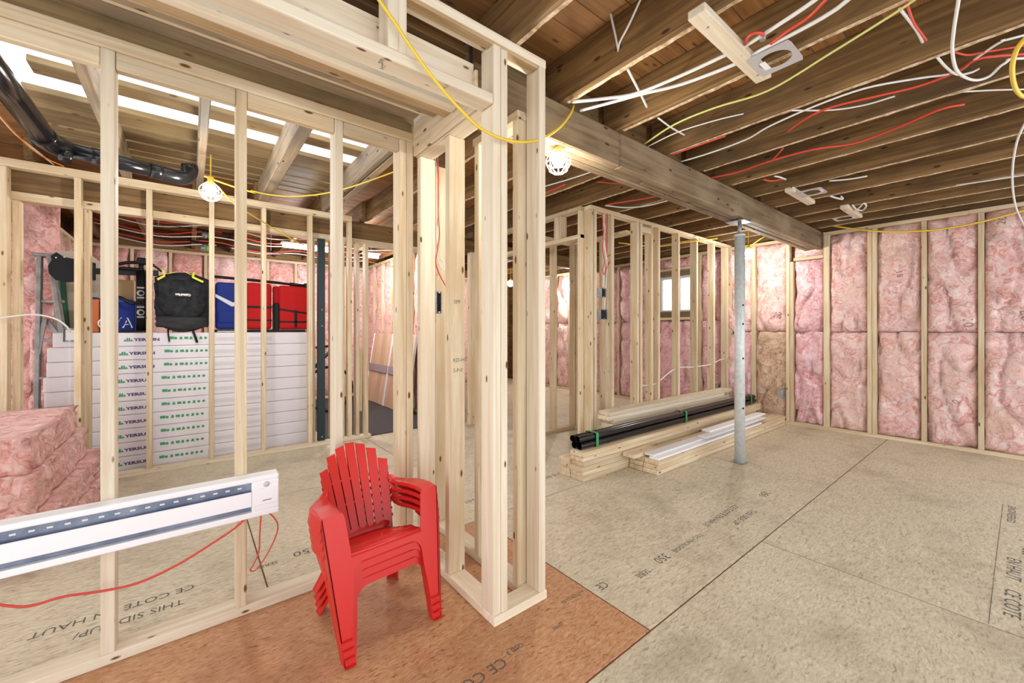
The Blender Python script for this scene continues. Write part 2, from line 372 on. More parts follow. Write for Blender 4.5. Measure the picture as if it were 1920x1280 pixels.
stamp((3, 2), 'THIS SIDE UP', .06, 1.62, 2.44, 1); stamp((3, 2), 'CE COTÉ EN HAUT', .06, 2.6, 2.44, 1)
stamp((1, 2), 'CE COTE', .07, 2.98, .05, 1); stamp((1, 2), 'EN HAUT', .07, 3.4, .05, 1); stamp((1, 2), 'ENGINEERED', .05, 4.4, .06, 1.3); stamp((1, 2), '350', .075, 3.6, .0, 1)
def seamline(p, pts, r=.0009):
    me = tubemesh([(x, y, .0008) for x, y in pts], r, 4, 1); mk('pencil_line', me, INK, PAN[p])
seamline((1, 2), [(2.56, .085), (3.3, .085), (4.4, .082)])

# ---- ceiling: joists and board subfloor
ce = struct('ceiling', (0, 0, 2.41))
def lath(parent, x0, x1, y0, y1, z):
    """splintered pale strip left where the old ceiling was torn off"""
    V, F = [], []; n = 90; sd = x0*13.7
    for i in range(n+1):
        y = y0+(y1-y0)*i/n; a = noise.noise(Vector((y*9, sd, 0)))*.007; b = noise.noise(Vector((y*14, sd, 7)))*.006; h = .002+.006*max(0, noise.noise(Vector((y*18, sd, 3))))
        V += [(x0+a, y, z+.001), (x0+a+.002, y, z-h), (x1+b-.002, y, z-h), (x1+b, y, z+.001)]
    for i in range(n):
        q = 4*i; F += [(q, q+1, q+5, q+4), (q+1, q+2, q+6, q+5), (q+2, q+3, q+7, q+6)]
    mk('splintered_edge', pydata('lath', V, F), SPLINT, parent)
SPLINT = vary('splintered pale timber', (.42, .28, .16), (.78, .6, .42), 40, .9)
XR = [1.10, 1.586, 2.07, 2.595, 3.064, 3.541, 4.009, 4.505, 5.04, 5.44, 5.83]
for x in [-1.9, -1.4, -.9, -.39, .09, .575]:
    bx('joist', ce, x-.045, x, -1.5, 2.25, 2.46, 2.65, OLD, .006)
for x in XR:
    j_ = bx('joist', ce, x-.048, x, -1.5, 1.63, 2.41, 2.65, OLD, .006)
    lath(j_, x-.024, x-.002, -1.4, 1.5, 2.41)
for k, x in enumerate([-.435, .045, .52]):
    bx('joist', ce, x, x+[.055, .048, .085][k], 2.16, 4.68, 2.455, 2.65, WEATH, .006)
bx('joist', ce, 1.09, 1.13, 1.72, 4.68, 2.455, 2.65, WEATH, .006); bx('joist', ce, 1.14, 1.20, 1.72, 4.68, 2.455, 2.65, WEATH, .006)
for x in XR[1:]:
    j_ = bx('joist', ce, x-.02, x+.028, 1.62, 4.7, 2.455, 2.65, OLD, .006)
    lath(j_, x+.002, x+.026, 1.75, 4.5, 2.455)
for x in [-1.9, -1.4, -.9, -.40, .09, .56, 1.15]+XR[1:]: bx('joist', ce, x-.07, x-.022, 4.62, 7.8, 2.43, 2.65, OLD, .006)
y = -1.5
while y < 8.0:
    wd = .136
    if y+wd < 2.3 or y > 4.72: segs = [(-2.45, 6.2)]
    else: segs = [(-2.45, -.79), (1.30, 6.2)]
    for a, b in segs: bx('subfloor_plank', ce, a, b, y+.0015, y+wd-.0015, 2.65, 2.672, PLANK, .002)
    y += wd
for x0, x1, y0, y1, t in ((-.69, 1.3, 3.33, 3.47, .04), (-.79, 1.3, 3.72, 3.93, .04), (-.79, 1.3, 3.97, 4.23, .04), (-.79, 1.3, 4.27, 4.43, .03), (-.79, 1.3, 4.46, 4.57, .03), (-.79, 1.3, 4.6, 4.72, .03)):
    bx('loose_board', ce, x0, x1, y0, y1, 2.651, 2.651+t, LOFT, .004)
for a, b in ((1.101, 1.53), (1.59, 2.02), (2.075, 2.54), (2.6, 3.01)):                       # short blocks over the beam
    bx('end_block', ce, a, b, 1.66, 1.70, 2.45, 2.645, LOFT if a < 2.05 else OLD, .004)

# ---- beams
def beam(label, x0, x1, y0, y1, z0, z1, plies, splice=None, mat=None):
    t = thing('support_beam', label, 'beam', (x0, (y0+y1)/2, z0))
    w_ = (y1-y0)/plies
    for k in range(plies):
        cuts = [x0]+([splice+(.35*k if k else 0)] if splice else [])+[x1]
        for a, b in zip(cuts, cuts[1:]): bx('beam_ply', t, a+.002, b-.002, y0+k*w_+.001, y0+(k+1)*w_-.001, z0+(.006 if k % 2 else 0), z1, mat or BEAM, .008)
    return t
beam('long dark built-up timber beam resting on the white steel column', .99, 6.1, 1.52, 1.70, 2.195, 2.408, 3, 2.05)
beam('dark timber beam above the stud partition in front of the carton stack', -2.3, 6.1, 4.665, 4.81, 2.24, 2.428, 2, None, OLD)

# ---- front partition with its soffit
wf = struct('wall_front', (-.2, 2.08, 0))
Y0, Y1 = 2.04, 2.129
bx('bottom_plate', wf, -1.7, .96, Y0, Y1, 0, .038, PALE)
bx('top_plate', wf, -1.7, .962, Y0, Y1, 2.212, 2.262, STUD, .006, 2)
for x in (-1.05, -.649, -.249, .152, .5425, .865, .905):
    bx('stud', wf, x, x+.038, Y0, Y1, .038, 2.211, PALE if x in (-.249, .5425) else STUD, .004, 2)
for a, b in ((-1.01, -.65), (-.61, -.25), (-.21, .151), (.191, .5415), (.5815, .864)):
    bx('blocking', wf, a, b, Y0+.004, Y0+.042, 2.147, 2.211, STUD)
bx('header_board', wf, -1.7, .95, Y0+.006, Y0+.044, 2.263, 2.43, LOFT, .003)
so = struct('trim_1', (-.2, 1.6, 2.13))                                                     # soffit framing
bx('soffit_rail', so, -1.7, .962, 1.33, 1.419, 2.118, 2.16, PALE, .006, 2)
bx('top_plate', so, -1.7, 1.254, 1.33, 1.419, 2.375, 2.413, PALE, .005, 2)
bx('rough_strip', so, -1.7, 1.21, 1.334, 1.38, 2.362, 2.376, ROUGH, .004)
for x in (-.72, -.29, .125, .523): 
    bx('soffit_stud', so, x, x+.038, 1.33, 1.419, 2.16, 2.362, PALE, .004, 2); bx('soffit_stud', so, x+.038, x+.072, 1.338, 1.41, 2.155, 2.362, PALE, .004, 2)
bx('inner_board', so, -1.7, .95, 1.455, 1.493, 2.24, 2.338, PALE, .004)
bx('rough_plank', so, -1.7, .94, 1.575, 1.625, 2.19, 2.235, PALE, .012, 2); bx('rough_plank', so, -1.7, .94, 1.627, 1.69, 2.20, 2.24, ROUGH, .004)
bx('rough_plank', so, -1.7, .94, 1.705, 1.80, 2.245, 2.27, WEATH, .004); bx('rough_plank', so, -1.7, .94, 1.81, 1.86, 2.27, 2.30, STUD, .004)
bx('rough_plank', so, -1.7, .94, 1.87, 2.04, 2.325, 2.35, WEATH, .004); bx('cover_board', so, -1.7, .95, 1.50, 1.86, 2.40, 2.42, OLD, .003)
bx('recess_shade', so, .55, .93, 1.50, 1.57, 2.225, 2.236, DARKM, .002)  # dark strip standing in for the shade of the recess behind the rail
bx('end_rail', so, .94, .955, 1.43, 2.035, 2.135, 2.30, STUD, .003); bx('end_rail', so, .957, 1.046, 1.42, 2.038, 2.132, 2.17, PALE, .004, 2)
for k, (s, x, y) in enumerate((('SPF', .52, 1.375), ('HT', .535, 1.4), ('No.2', .76, 1.38))):
    text('lumber_stamp', so.children[0], s, .022, INK, (x, y, 2.1175), (0, -1, 0), (-1, 0, 0))

# ---- pillar at the end of the partition
wp = struct('wall_pillar', (1.1, 1.6, 0))
bx('bottom_plate', wp, .963, 1.052, 1.42, 2.12, 0, .038, PALE); bx('bottom_plate', wp, 1.165, 1.254, 1.42, 2.3, 0, .038, PALE)
bx('bottom_plate', wp, .963, 1.256, 1.326, 1.419, 0, .038, PALE, .004, 2)
bx('stud', wp, .963, 1.052, 1.998, 2.036, .038, 2.131, PALE, .004, 2); bx('stud', wp, .963, 1.052, 1.692, 1.73, .038, 2.131, STUD, .004, 2)
bx('stud', wp, .965, 1.003, 1.335, 1.424, .038, 2.375, PALE, .004, 2); bx('stud', wp, 1.004, 1.036, 1.332, 1.421, .038, 2.362, PALE, .004, 2)
bx('stud', wp, 1.212, 1.25, 1.33, 1.419, .038, 2.375, PALE, .004, 2)
bx('stud', wp, 1.165, 1.254, 1.424, 1.462, .038, 2.165, STUD, .004, 2); bx('cap_block', wp, 1.165, 1.254, 1.424, 1.8, 2.166, 2.205, STUD, .003)
bx('stud', wp, 1.165, 1.254, 1.745, 1.783, .038, 2.165, STUD, .004, 2); bx('stud', wp, 1.165, 1.254, 2.21, 2.248, .038, 2.2, STUD, .004, 2)
for k, (s, u, z) in enumerate((('SPF', .99, 1.33), ('KD-HT', .985, 1.05), ('S-P-F', .985, 1.0))):
    text('lumber_stamp', wp, s, .026, INK, (u, 1.6915, z), (1, 0, 0), (0, 0, 1))

# ---- far partition in front of the carton stack
wr = struct('wall_rear_partition', (.2, 4.6, 0)); A0, A1 = 4.56, 4.649
bx('bottom_plate', wr, -2.2, 1.60, A0, A1, 0, .038, PALE); bx('top_plate', wr, -2.2, 1.39, A0, A1, 2.39, 2.45, STUD)
bx('lower_plate', wr, -2.2, 2.6, 4.655, 4.744, 2.172, 2.236, STUD)
for x in (-1.07, -.70, -.285, .138, .545, .957, 1.352):
    bx('stud', wr, x, x+.038, A0, A1, .038, 2.389, STUD, .004, 2)
for x in (-1.03, -.662, 1.0, 1.19): bx('stud', wr, x, x+.038, 4.655, 4.744, .038, 2.171, STUD, .004, 2)
for x, y in ((1.28, 4.58), (1.44, 4.58), (1.525, 4.54)): bx('stud', wr, x, x+.038, y, y+.089, .038, 2.171, STUD, .004, 2)
bx('jack_stud', wr, 1.475, 1.513, 4.6, 4.66, .30, 1.0, STUD)
# ---- middle partition (room beyond the beam)
wm = struct('wall_middle', (4.5, 2.6, 0)); B0, B1 = 2.573, 2.662
bx('top_plate', wm, 3.01, 6.1, B0, B1, 2.372, 2.41, STUD); bx('bottom_plate', wm, 3.01, 6.1, B0, B1, 0, .038, STUD)
for xr in (3.05, 3.10, 3.37, 3.80, 3.864, 4.07, 4.21, 4.64, 5.08, 5.54, 5.94, 6.07):
    bx('stud', wm, xr-.038, xr, B0, B1, .038, 2.371, STUD, .004, 2)
bx('header_board', wm, 3.865, 4.05, B0, B1, 2.28, 2.34, STUD)
# door wall and closet wall next to it
wd_ = struct('wall_center', (3.05, 3.0, 0))
bx('top_plate', wd_, 2.965, 3.054, 2.664, 4.5, 2.372, 2.41, STUD); bx('door_header', wd_, 2.965, 3.054, 2.664, 4.5, 2.10, 2.14, STUD)
for y in (2.93, 3.5, 4.1): bx('cripple_stud', wd_, 2.965, 3.054, y, y+.1, 2.141, 2.371, STUD)
bx('stud', wd_, 2.965, 3.054, 2.664, 2.702, .038, 2.371, STUD)
bx('bottom_plate', wd_, 3.05, 3.73, 3.42, 3.509, 0, .038, STUD); bx('bottom_plate', wd_, 3.70, 3.79, 2.664, 3.42, 0, .038, STUD)
bx('top_plate', wd_, 3.05, 3.8, 3.42, 3.509, 2.25, 2.29, STUD); bx('top_plate', wd_, 3.70, 3.79, 2.664, 3.42, 2.25, 2.29, STUD)
for x in (3.36, 3.70, 3.06): bx('stud', wd_, x, x+.038, 3.42, 3.509, .038, 2.25, STUD, .004, 2)
for y in (3.36, 3.0): bx('stud', wd_, 3.70, 3.789, y, y+.038, .038, 2.25, STUD, .004, 2)
# inner wall of the rear room
wi = struct('wall_inner', (2.65, 6, 0))
bx('sheathing', wi, 2.70, 2.715, 4.6, 7.75, 0, 2.42, OLD, 0)
bx('bottom_plate', wi, 2.61, 2.699, 4.44, 7.74, 0, .038, STUD); bx('top_plate', wi, 2.61, 2.699, 4.85, 7.74, 2.36, 2.40, STUD)
for k, y in enumerate((4.45, 4.86, 5.27, 5.68, 6.09, 6.5, 6.91, 7.32, 7.70)):
    bx('stud', wi, 2.61, 2.699, y, y+.038, .038, 2.2 if k < 1 else 2.36, STUD, .004, 2)
    if 0 < k < 8: batt(wi, PINKS, 'x', 2.70, y+.04, y+.408, .04, 2.36, .08, nx=9, nz=20)
for x, y, z1 in ((2.80, 4.36, 2.2), (2.93, 4.36, 2.2), (3.02, 4.36, 2.2)): bx('stud', wi, x, x+.06, y, y+.089, 0, z1, STUD, .004, 2)
# ---- back wall
wb = struct('wall_back', (2.5, 7.75, 0))
bx('sheathing', wb, -1.24, 6.2, 7.82, 7.84, 0, 2.65, OLD, 0); bx('rim_board', wb, -1.1, 6.1, 7.79, 7.82, 2.39, 2.65, OLD)
bx('bottom_plate', wb, -1.1, 6.1, 7.72, 7.809, 0, .038, STUD); bx('top_plate', wb, -1.1, 6.1, 7.72, 7.809, 2.34, 2.38, STUD)
for k in range(18):
    x = -1.06+.41*k; bx('stud', wb, x, x+.038, 7.72, 7.809, .038, 2.34, STUD, .003)
    if k < 17: batt(wb, [PINKS, PINK, PINKS, PINK, PINKS][k % 5] if k < 9 else PINK, 'y', 7.815, x+.04, x+.408, .04, 2.34, .095, nx=9, nz=20)
# ---- left wall: stub with a hanging batt, then studs running back
wl = struct('wall_left', (-1.2, 5.5, 0))
bx('sheathing', wl, -1.25, -1.235, 5.5, 7.84, 0, 2.65, OLD, 0); bx('sheathing', wl, -2.4, -1.12, 5.52, 5.54, 0, 2.65, OLD, 0)
bx('top_plate', wl, -1.23, -1.14, 5.55, 7.7, 2.33, 2.37, STUD); bx('bottom_plate', wl, -1.23, -1.14, 5.55, 7.7, 0, .038, STUD)
for y in (5.6, 6.0, 6.4, 6.8, 7.2, 7.6): bx('stud', wl, -1.23, -1.14, y, y+.038, .038, 2.33, STUD, .003)
for y in (5.64, 6.04, 6.44, 6.84, 7.24): batt(wl, PINKS, 'X', -1.235, y, y+.36, .04, 2.33, .09, nx=8, nz=18)
batt(wl, PINKS, 'y', 5.51, -1.46, -.93, .05, 2.40, .13, lump=.035, roll=.06, nx=16, nz=36); batt(wl, PINKS, 'y', 5.51, -1.95, -1.47, .05, 2.40, .12)
batt(wl, PINKS, 'y', 5.36, -1.08, -.90, .3, 1.45, .05, lump=.05, nx=8, nz=24)
# ---- right wall with window
wx = struct('wall_right', (6.1, 2, 0)); X0, X1 = 6.02, 6.109
WY0, WY1, WZ0, WZ1 = 3.06, 3.72, 1.50, 2.10
bx('sheathing', wx, 6.125, 6.145, -.9, WY0, 0, 2.65, OLD, 0); bx('sheathing', wx, 6.125, 6.145, WY1, 7.85, 0, 2.65, OLD, 0)
bx('sheathing', wx, 6.125, 6.145, WY0, WY1, 0, WZ0, OLD, 0); bx('sheathing', wx, 6.125, 6.145, WY0, WY1, WZ1, 2.65, OLD, 0)
bx('bottom_plate', wx, X0, X1, -.9, 7.7, 0, .038, STUD); bx('top_plate', wx, X0, X1, -.9, 1.502, 2.352, 2.39, STUD); bx('top_plate', wx, X0, X1, 1.86, 7.7, 2.345, 2.383, STUD)
bx('top_plate', wx, X0, X1, 1.502, 1.814, 2.085, 2.123, STUD)
for y0, y1, z1 in ((-.6, -.56, 2.35), (-.19, -.15, 2.35), (.228, .268, 2.35), (.62, .66, 2.35), (1.013, 1.052, 2.35), (1.055, 1.094, 2.35), (1.444, 1.50, 2.352), (1.815, 1.853, 2.08), (1.857, 1.896, 2.345), (2.258, 2.308, 2.345), (2.66, 2.70, 2.345), (3.015, 3.055, 2.345), (3.725, 3.765, 2.345), (4.1, 4.14, 2.345), (4.5, 4.54, 2.345), (4.9, 4.94, 2.345), (5.3, 5.34, 2.345), (5.7, 5.74, 2.345), (6.1, 6.14, 2.345), (6.5, 6.54, 2.345), (6.9, 6.94, 2.345), (7.3, 7.34, 2.345)):
    bx('stud', wx, X0, X1, y0, y1, .038, z1, STUD, .004, 2)
def bay(a, b, top, m1, m2, split=1.185, **kw):
    batt(wx, m2, 'x', 6.12, a+.003, b-.003, .04, split-.002, .1, **kw); batt(wx, m1, 'x', 6.12, a+.003, b-.003, split+.002, top, .1, **kw)
bay(-.56, -.19, 2.35, PINK, PINK); bay(-.15, .228, 2.35, PINK, PINK, lump=.028); bay(.268, .62, 2.35, PINK, PINK, lump=.024); bay(.66, 1.013, 2.35, PINK, PINK)
bay(1.094, 1.444, 2.35, PINK, PINK); bay(1.50, 1.815, 2.08, PINKD, PINKD, roll=.06); bay(1.896, 2.258, 2.34, PINK, TANW, 1.19, lump=.028); bay(2.308, 2.66, 2.34, PINK, PINKD)
batt(wx, PINK, 'x', 6.12, 1.505, 1.81, 2.126, 2.40, .085, nx=8, nz=8)
for a, b in ((2.70, 3.015), (3.765, 4.1), (4.14, 4.5), (4.54, 4.9), (4.94, 5.3), (5.34, 5.7), (5.74, 6.1), (6.14, 6.5), (6.54, 6.9), (6.94, 7.3)):
    bay(a, b, 2.34, PINKD if a < 4.6 else PINK, PINKD if a < 4.6 else PINK, 1.35, nx=9, nz=14)
batt(wx, PINKD, 'x', 6.12, 3.06, 3.72, .04, 1.36, .1); batt(wx, PINKD, 'x', 6.12, 3.06, 3.72, 2.2, 2.34, .09, nz=6)
bx('rim_board', wx, 6.09, 6.124, -.9, 7.8, 2.40, 2.65, OLD); bx('window_sill_plate', wx, X0, X1, 3.055, 3.725, 1.37, 1.41, STUD); bx('window_header', wx, X0, X1, 3.055, 3.725, 2.155, 2.195, STUD)
w1 = struct('window_1', (6.12, 3.39, 1.5))
OLDF = wood('aged window timber', (.26, .19, .1), (.14, .1, .06))
bx('window_sill', w1, 6.03, 6.16, WY0, WY1, 1.412, 1.50, OLDF); bx('window_head', w1, 6.03, 6.16, WY0, WY1, 2.07, 2.154, OLDF)
VIN = flat('white vinyl', (.72, .74, .74), .4)
bx('window_frame', w1, 6.09, 6.14, WY0, WY1, 1.501, 1.53, VIN); bx('window_frame', w1, 6.09, 6.14, WY0, WY1, 2.03, 2.069, VIN)
bx('window_frame', w1, 6.09, 6.14, WY0, WY0+.035, 1.53, 2.03, VIN); bx('window_frame', w1, 6.09, 6.14, WY1-.035, WY1, 1.53, 2.03, VIN); bx('window_frame', w1, 6.095, 6.135, 3.375, 3.405, 1.53, 2.03, VIN)
gm, gn, gl, gb = nt('window glass'); gb.inputs['Transmission Weight'].default_value = 1; gb.inputs['Roughness'].default_value = .02; gb.inputs['IOR'].default_value = 1.05
for a, b in ((WY0+.036, 3.374), (3.406, WY1-.036)): bx('window_pane', w1, 6.112, 6.116, a, b, 1.531, 2.029, gm, 0)

# ================================================================ THINGS
# ---- four stacked red chairs
def arc(cx, cz, r, a0, a1, n=6):
    return [(cx+r*math.cos(math.radians(a0+(a1-a0)*k/n)), cz+r*math.sin(math.radians(a0+(a1-a0)*k/n))) for k in range(n+1)]
CH = {}
def chair_meshes():
    L = .085/.42
    fr = lambda x, z, d=0: (x, L*z+d, z)
    out = [(-.200, 0), (-.236, .37), (-.240, .415), (-.236, .42), (-.166, .42), (-.158, .40), (-.144, .272), (.144, .272), (.158, .40), (.166, .42), (.236, .42), (.240, .415), (.236, .37), (.200, 0), (.160, 0), (.143, .15)]
    out += arc(.093, .187, .048, 0, 90)+[(-p, q) for p, q in arc(.093, .187, .048, 90, 0)]
    out += [(-.143, .15), (-.160, 0)]
    CH['front_frame'] = prism([fr(x, z) for x, z in out], (0, .004, 0))
    CH['nose'] = sheet([[(x, L*.272+d, .272+e) for x in (-.144, 0, .144)] for d, e in ((-.004, -.012), (-.003, -.003), (.003, .003))], (0, .004, -.002), True)
    for s, nm in ((-1, 'legL'), (1, 'legR')):
        CH[nm] = prism([(s*.200, 0, 0), (s*.236, L*.37, .37), (s*.240, L*.415, .415), (s*.236, L*.42+.07, .415), (s*.230, L*.42+.06, .30), (s*.200, .045, 0)], (-s*.004, 0, 0))
        CH['inner'+nm] = prism([(s*.160, .004, 0), (s*.144, L*.272+.004, .272), (s*.144, L*.272+.045, .262), (s*.160, .035, 0)], (s*.004, 0, 0))
        CH['cap'+nm] = sheet([[(s*.160, .03, .001), (s*.200, .03, .001)], [(s*.160, .0, .001), (s*.200, .0, .001)], [(s*.164, -.012, .004), (s*(.198 if s < 0 else .210), -.012, .004)]], (0, 0, -.003))
        rows = []
        for t, xi, xo, z in ((.0865, .166, .240, .420), (.14, .162, .243, .421), (.2, .158, .242, .416), (.25, .152, .233, .409), (.285, .147, .212, .404), (.315, .140, .180, .408), (.335, .133, .156, .425)):
            rows.append([(s*xi, t, z-.012), (s*(xi+.004), t, z-.001), (s*(xi+.008), t, z), (s*(xo-.008), t, z), (s*(xo-.003), t, z-.002), (s*xo, t, z-.010)])
        CH['arm'+nm] = sheet(rows, (0, 0, -.004))
        sk = []
        for t, xo, z, dz in ((.088, .240, .410, .047), (.14, .243, .411, .05), (.2, .242, .406, .05), (.25, .233, .399, .046), (.285, .212, .394, .042), (.318, .175, .398, .035)):
            sk.append([(s*xo, t, z), (s*(xo+.002), t, z-dz*.5), (s*(xo+.007), t, z-dz)])
        CH['skirt'+nm] = sheet(sk, (-s*.003, 0, 0))
        sl = []
        for t, xo, z, z2 in ((.088, .238, .366, .285), (.14, .240, .362, .30), (.2, .238, .357, .325), (.26, .227, .354, .345)): sl.append([(s*xo, t, z), (s*(xo-.004), t, z2)])
        CH['under'+nm] = sheet(sl, (-s*.003, 0, 0))
        CH['rear'+nm] = prism([(s*.09, .275, .17), (s*.125, .285, .205), (s*.182, .385, 0), (s*.142, .395, 0)], (0, -.01, .003))
        CH['rearside'+nm] = prism([(s*.125, .285, .205), (s*.182, .385, 0), (s*.180, .345, 0), (s*.122, .24, .18)], (-s*.005, 0, 0))
    rows = []
    prof = [(L*.272-.002, .268), (.062, .275), (.085, .276)]
    for k in range(5):
        y = .088+k*.034; z = .2765-.0125*k; prof += [(y, z-.007), (y+.005, z), (y+.031, z-.003)]
    prof += [(.265, .205), (.29, .20)]
    for i, (y, z) in enumerate(prof):
        hw = .146-.05*max(0, (y-.05))/.22; rows.append([(-hw, y, z-.004), (-hw*.5, y, z), (0, y, z), (hw*.5, y, z), (hw, y, z-.004)])
    CH['seat'] = sheet(rows, (0, 0, -.004))
    bp = lambda x, s, d=0: (x, .275+.185*s-.03*(abs(x)/.15)**2+d, .198+.376*s)
    rows = []
    for s, hw in ((0, .096), (.06, .106), (.12, .118)): rows.append([bp(hw*k/4, s) for k in range(-4, 5)])
    CH['backpanel'] = sheet(rows, (0, .005, 0), True)
    for i in range(-3, 4):
        st = 1-.022*i*i-(.02 if abs(i) == 3 else 0); rows = []
        for k in range(9):
            s = .10+(st-.10)*k/8; c = i*(.034+.0135*s); h = (.0150+.0056*s)
            if k == 8: rows.append([bp(c-h, s-(.022 if i < 0 else .004 if i == 0 else 0)), bp(c+h, s-(.022 if i > 0 else .004 if i == 0 else 0))])
            else: rows.append([bp(c-h, s), bp(c+h, s)])
        CH['slat%d' % i] = sheet(rows, (0, .005, 0))
    for n_, (s0, s1, hw) in enumerate(((.60, .63, .146), (.36, .385, .14))):
        CH['band%d' % n_] = sheet([[bp(x*hw/4, s, .002) for x in range(-4, 5)] for s in (s0, s1)], (0, .004, 0), True)
chair_meshes()
def chair(label, loc, rz, low):
    t = thing('armchair', label, 'chair', loc, rz, 'stacked red plastic armchairs'); M = WM[t]
    for key, nm in (('front_frame', 'front_frame'), ('nose', 'seat_nose'), ('seat', 'seat')): mk(nm, CH[key], REDP, t, M)
    b_ = mk('backrest', CH['backpanel'], REDP, t, M)
    for i in range(-3, 4): mk('back_slat', CH['slat%d' % i], REDP, b_, M)
    for i in range(2): mk('back_band', CH['band%d' % i], REDP, b_, M)
    for l in ('legL', 'legR'):
        g = mk('leg', CH[l], REDP, t, M); mk('leg_flange', CH['inner'+l], REDP, g, M); mk('foot', CH['cap'+l], REDP, g, M)
        g = mk('armrest', CH['arm'+l], REDP, t, M); mk('arm_skirt', CH['skirt'+l], REDP, g, M); mk('arm_gusset', CH['under'+l], REDP, g, M) if low else None
        g = mk('rear_leg', CH['rear'+l], REDP, t, M); mk('leg_flange', CH['rearside'+l], REDP, g, M)
    return t
for k, lb in enumerate(('red plastic slatted armchair, lowest of the stack, feet on orange floor panel', 'red plastic slatted armchair, second from the floor in the chair stack', 'red plastic slatted armchair, third from the floor in the chair stack', 'red plastic slatted armchair on top of the chair stack, seat and back fully visible')):
    chair(lb, (.630-.005*k, 1.507-.003*k, .002+.034*k), math.radians(4), k == 0)

# ---- baseboard heater held on the front partition
h = thing('baseboard_heater', 'long white electric baseboard heater fixed across the front studs', 'heater', (-.3, 2.0, .43))
HX0, HX1, HF, HZ0, HZ1 = -1.0, .298, 1.972, .428, .594
bx('back_plate', h, HX0, HX1, 2.026, 2.039, HZ0, HZ1, WHITE, .002)
bx('top_cover', h, HX0, HX1, HF, 2.026, HZ1-.022, HZ1, WHITE, .006, 2); bx('bottom_rail', h, HX0, HX1, HF, 2.026, HZ0, HZ0+.024, WHITE, .004, 2)
bx('front_panel', h, HX0, .20, HF-.002, HF+.004, HZ0+.047, HZ1-.058, WHITE, .002)
bx('heating_fin', h, HX0, .20, HF+.022, 2.02, HZ0+.026, HZ1-.024, FIN, 0)
bx('junction_cover', h, .20, HX1, HF, 2.026, HZ0+.022, HZ1-.02, WHITE, .005, 2); bx('cover_panel', h, .201, HX1-.003, HF-.003, HF+.002, HZ0+.047, HZ1-.05, WHITE, .0015)
cyl('thermostat_plug', h, (.252, HF-.0005, HZ1-.036), (.252, HF-.004, HZ1-.036), .011, flat('grey white plastic', (.6, .59, .6), .4), 20)
bx('maker_mark', h, .238, .27, HF-.0038, HF-.0032, HZ0+.063, HZ0+.066, INK, 0)
slot = flat('slot highlight', (.75, .74, .7), .4)
for k in range(30):
    x = .16-.04*k
    if x > HX0+.03: bx('vent_slot', h, x-.007, x+.007, HF+.0195, HF+.0215, HZ1-.044, HZ1-.038, slot, 0)
tube_pts = [(0.1975, 1.9850, 0.4450), (0.1427, 1.9850, 0.3999), (0.0647, 1.9850, 0.3606), (-0.0403, 1.9850, 0.3146), (-0.1441, 1.9850, 0.2904), (-0.2395, 1.9850, 0.2977), (-0.3275, 1.9850, 0.3151), (-0.3976, 1.9850, 0.3145), (-0.4419, 1.9850, 0.3315), (-0.4947, 1.9850, 0.3718), (-0.5546, 1.9850, 0.4522)]
def cord(label, pts, r, mat, name='cable', cat='cable', seg=6):
    return tag(tube(name, None, pts, r, mat, seg), label, cat)
cord('red heater cable drooping across the front studs to the left edge', tube_pts, .0042, REDC)
cord('red cable loop hanging under the right end of the heater', [(0.2353, 1.9850, 0.4456), (0.2295, 1.9850, 0.3512), (0.2257, 1.9850, 0.2744), (0.2050, 1.9850, 0.2262), (0.1956, 1.9850, 0.2119), (0.2125, 1.9850, 0.2035), (0.2487, 1.9850, 0.2441), (0.2840, 1.9850, 0.3115), (0.2960, 1.9850, 0.3648), (0.2781, 1.9850, 0.4088), (0.2468, 1.9850, 0.4447)], .0028, REDC)

# ---- white steel column under the beam
p = thing('steel_column', 'pale galvanised adjustable steel column standing under the long beam', 'column', (3.92, 1.60, 0))
cyl('column_tube', p, (3.92, 1.60, .006), (3.92, 1.60, 2.06), .043, STEEL, 28); cyl('column_collar', p, (3.92, 1.60, 2.06), (3.92, 1.60, 2.075), .046, STEEL, 28)
cyl('jack_screw', p, (3.92, 1.60, 2.075), (3.92, 1.60, 2.183), .016, GREYM, 14); bx('head_plate', p, 3.84, 4.0, 1.53, 1.69, 2.183, 2.192, GREYM, .001); bx('base_plate', p, 3.86, 3.98, 1.55, 1.66, .001, .006, GREYM, .001)
for z in (1.43, 1.26, .95, .5): 
    a = math.radians(-118); d = Vector((math.cos(a), math.sin(a), 0)); q = Vector((3.92, 1.60, z))+d*.0425
    cyl('pin_hole', p, q, q+d*.0012, .009, BLACK, 14)

# ---- lumber, black pipes
ORD = ['lowest', 'second', 'third', 'fourth', 'fifth', 'sixth', 'seventh', 'eighth', 'ninth', 'tenth', 'eleventh']
rnd = random.uniform
def column(where, group, boards, mat):
    for k, q in enumerate(boards):
        lb = ('lowest spruce board ' if k == 0 else '%s board from the floor ' % ORD[k])+where
        tag(bx('lumber_board', None, *q, mat, .004, 2), lb, 'board', group)
column('in the rear column under the black pipes', 'boards under the black pipes', [(2.42+rnd(0, .03), 5.9, 2.30, 2.415, .001+.0385*k, .0385*(k+1)) for k in range(4)], STUD)
column('in the front column under the black pipes', 'boards under the black pipes', [(2.425+rnd(-.01, .03), 5.85+rnd(-.1, .1), 2.162+rnd(-.004, .004), 2.296, .001+.0385*k, .0385*(k+1)) for k in range(6)], STUD)
for q, w_ in ((0, 'in the front row of the low stack'), (1, 'in the rear row of the low stack')):
    column(w_, 'boards of the low stack', [(3.02+.012*k+rnd(0, .01), 5.93+rnd(-.02, .04), 1.875+.143*q+rnd(-.002, .002), 2.013+.139*q, .001+.0385*k, .0385*(k+1)) for k in range(3)], STUD)
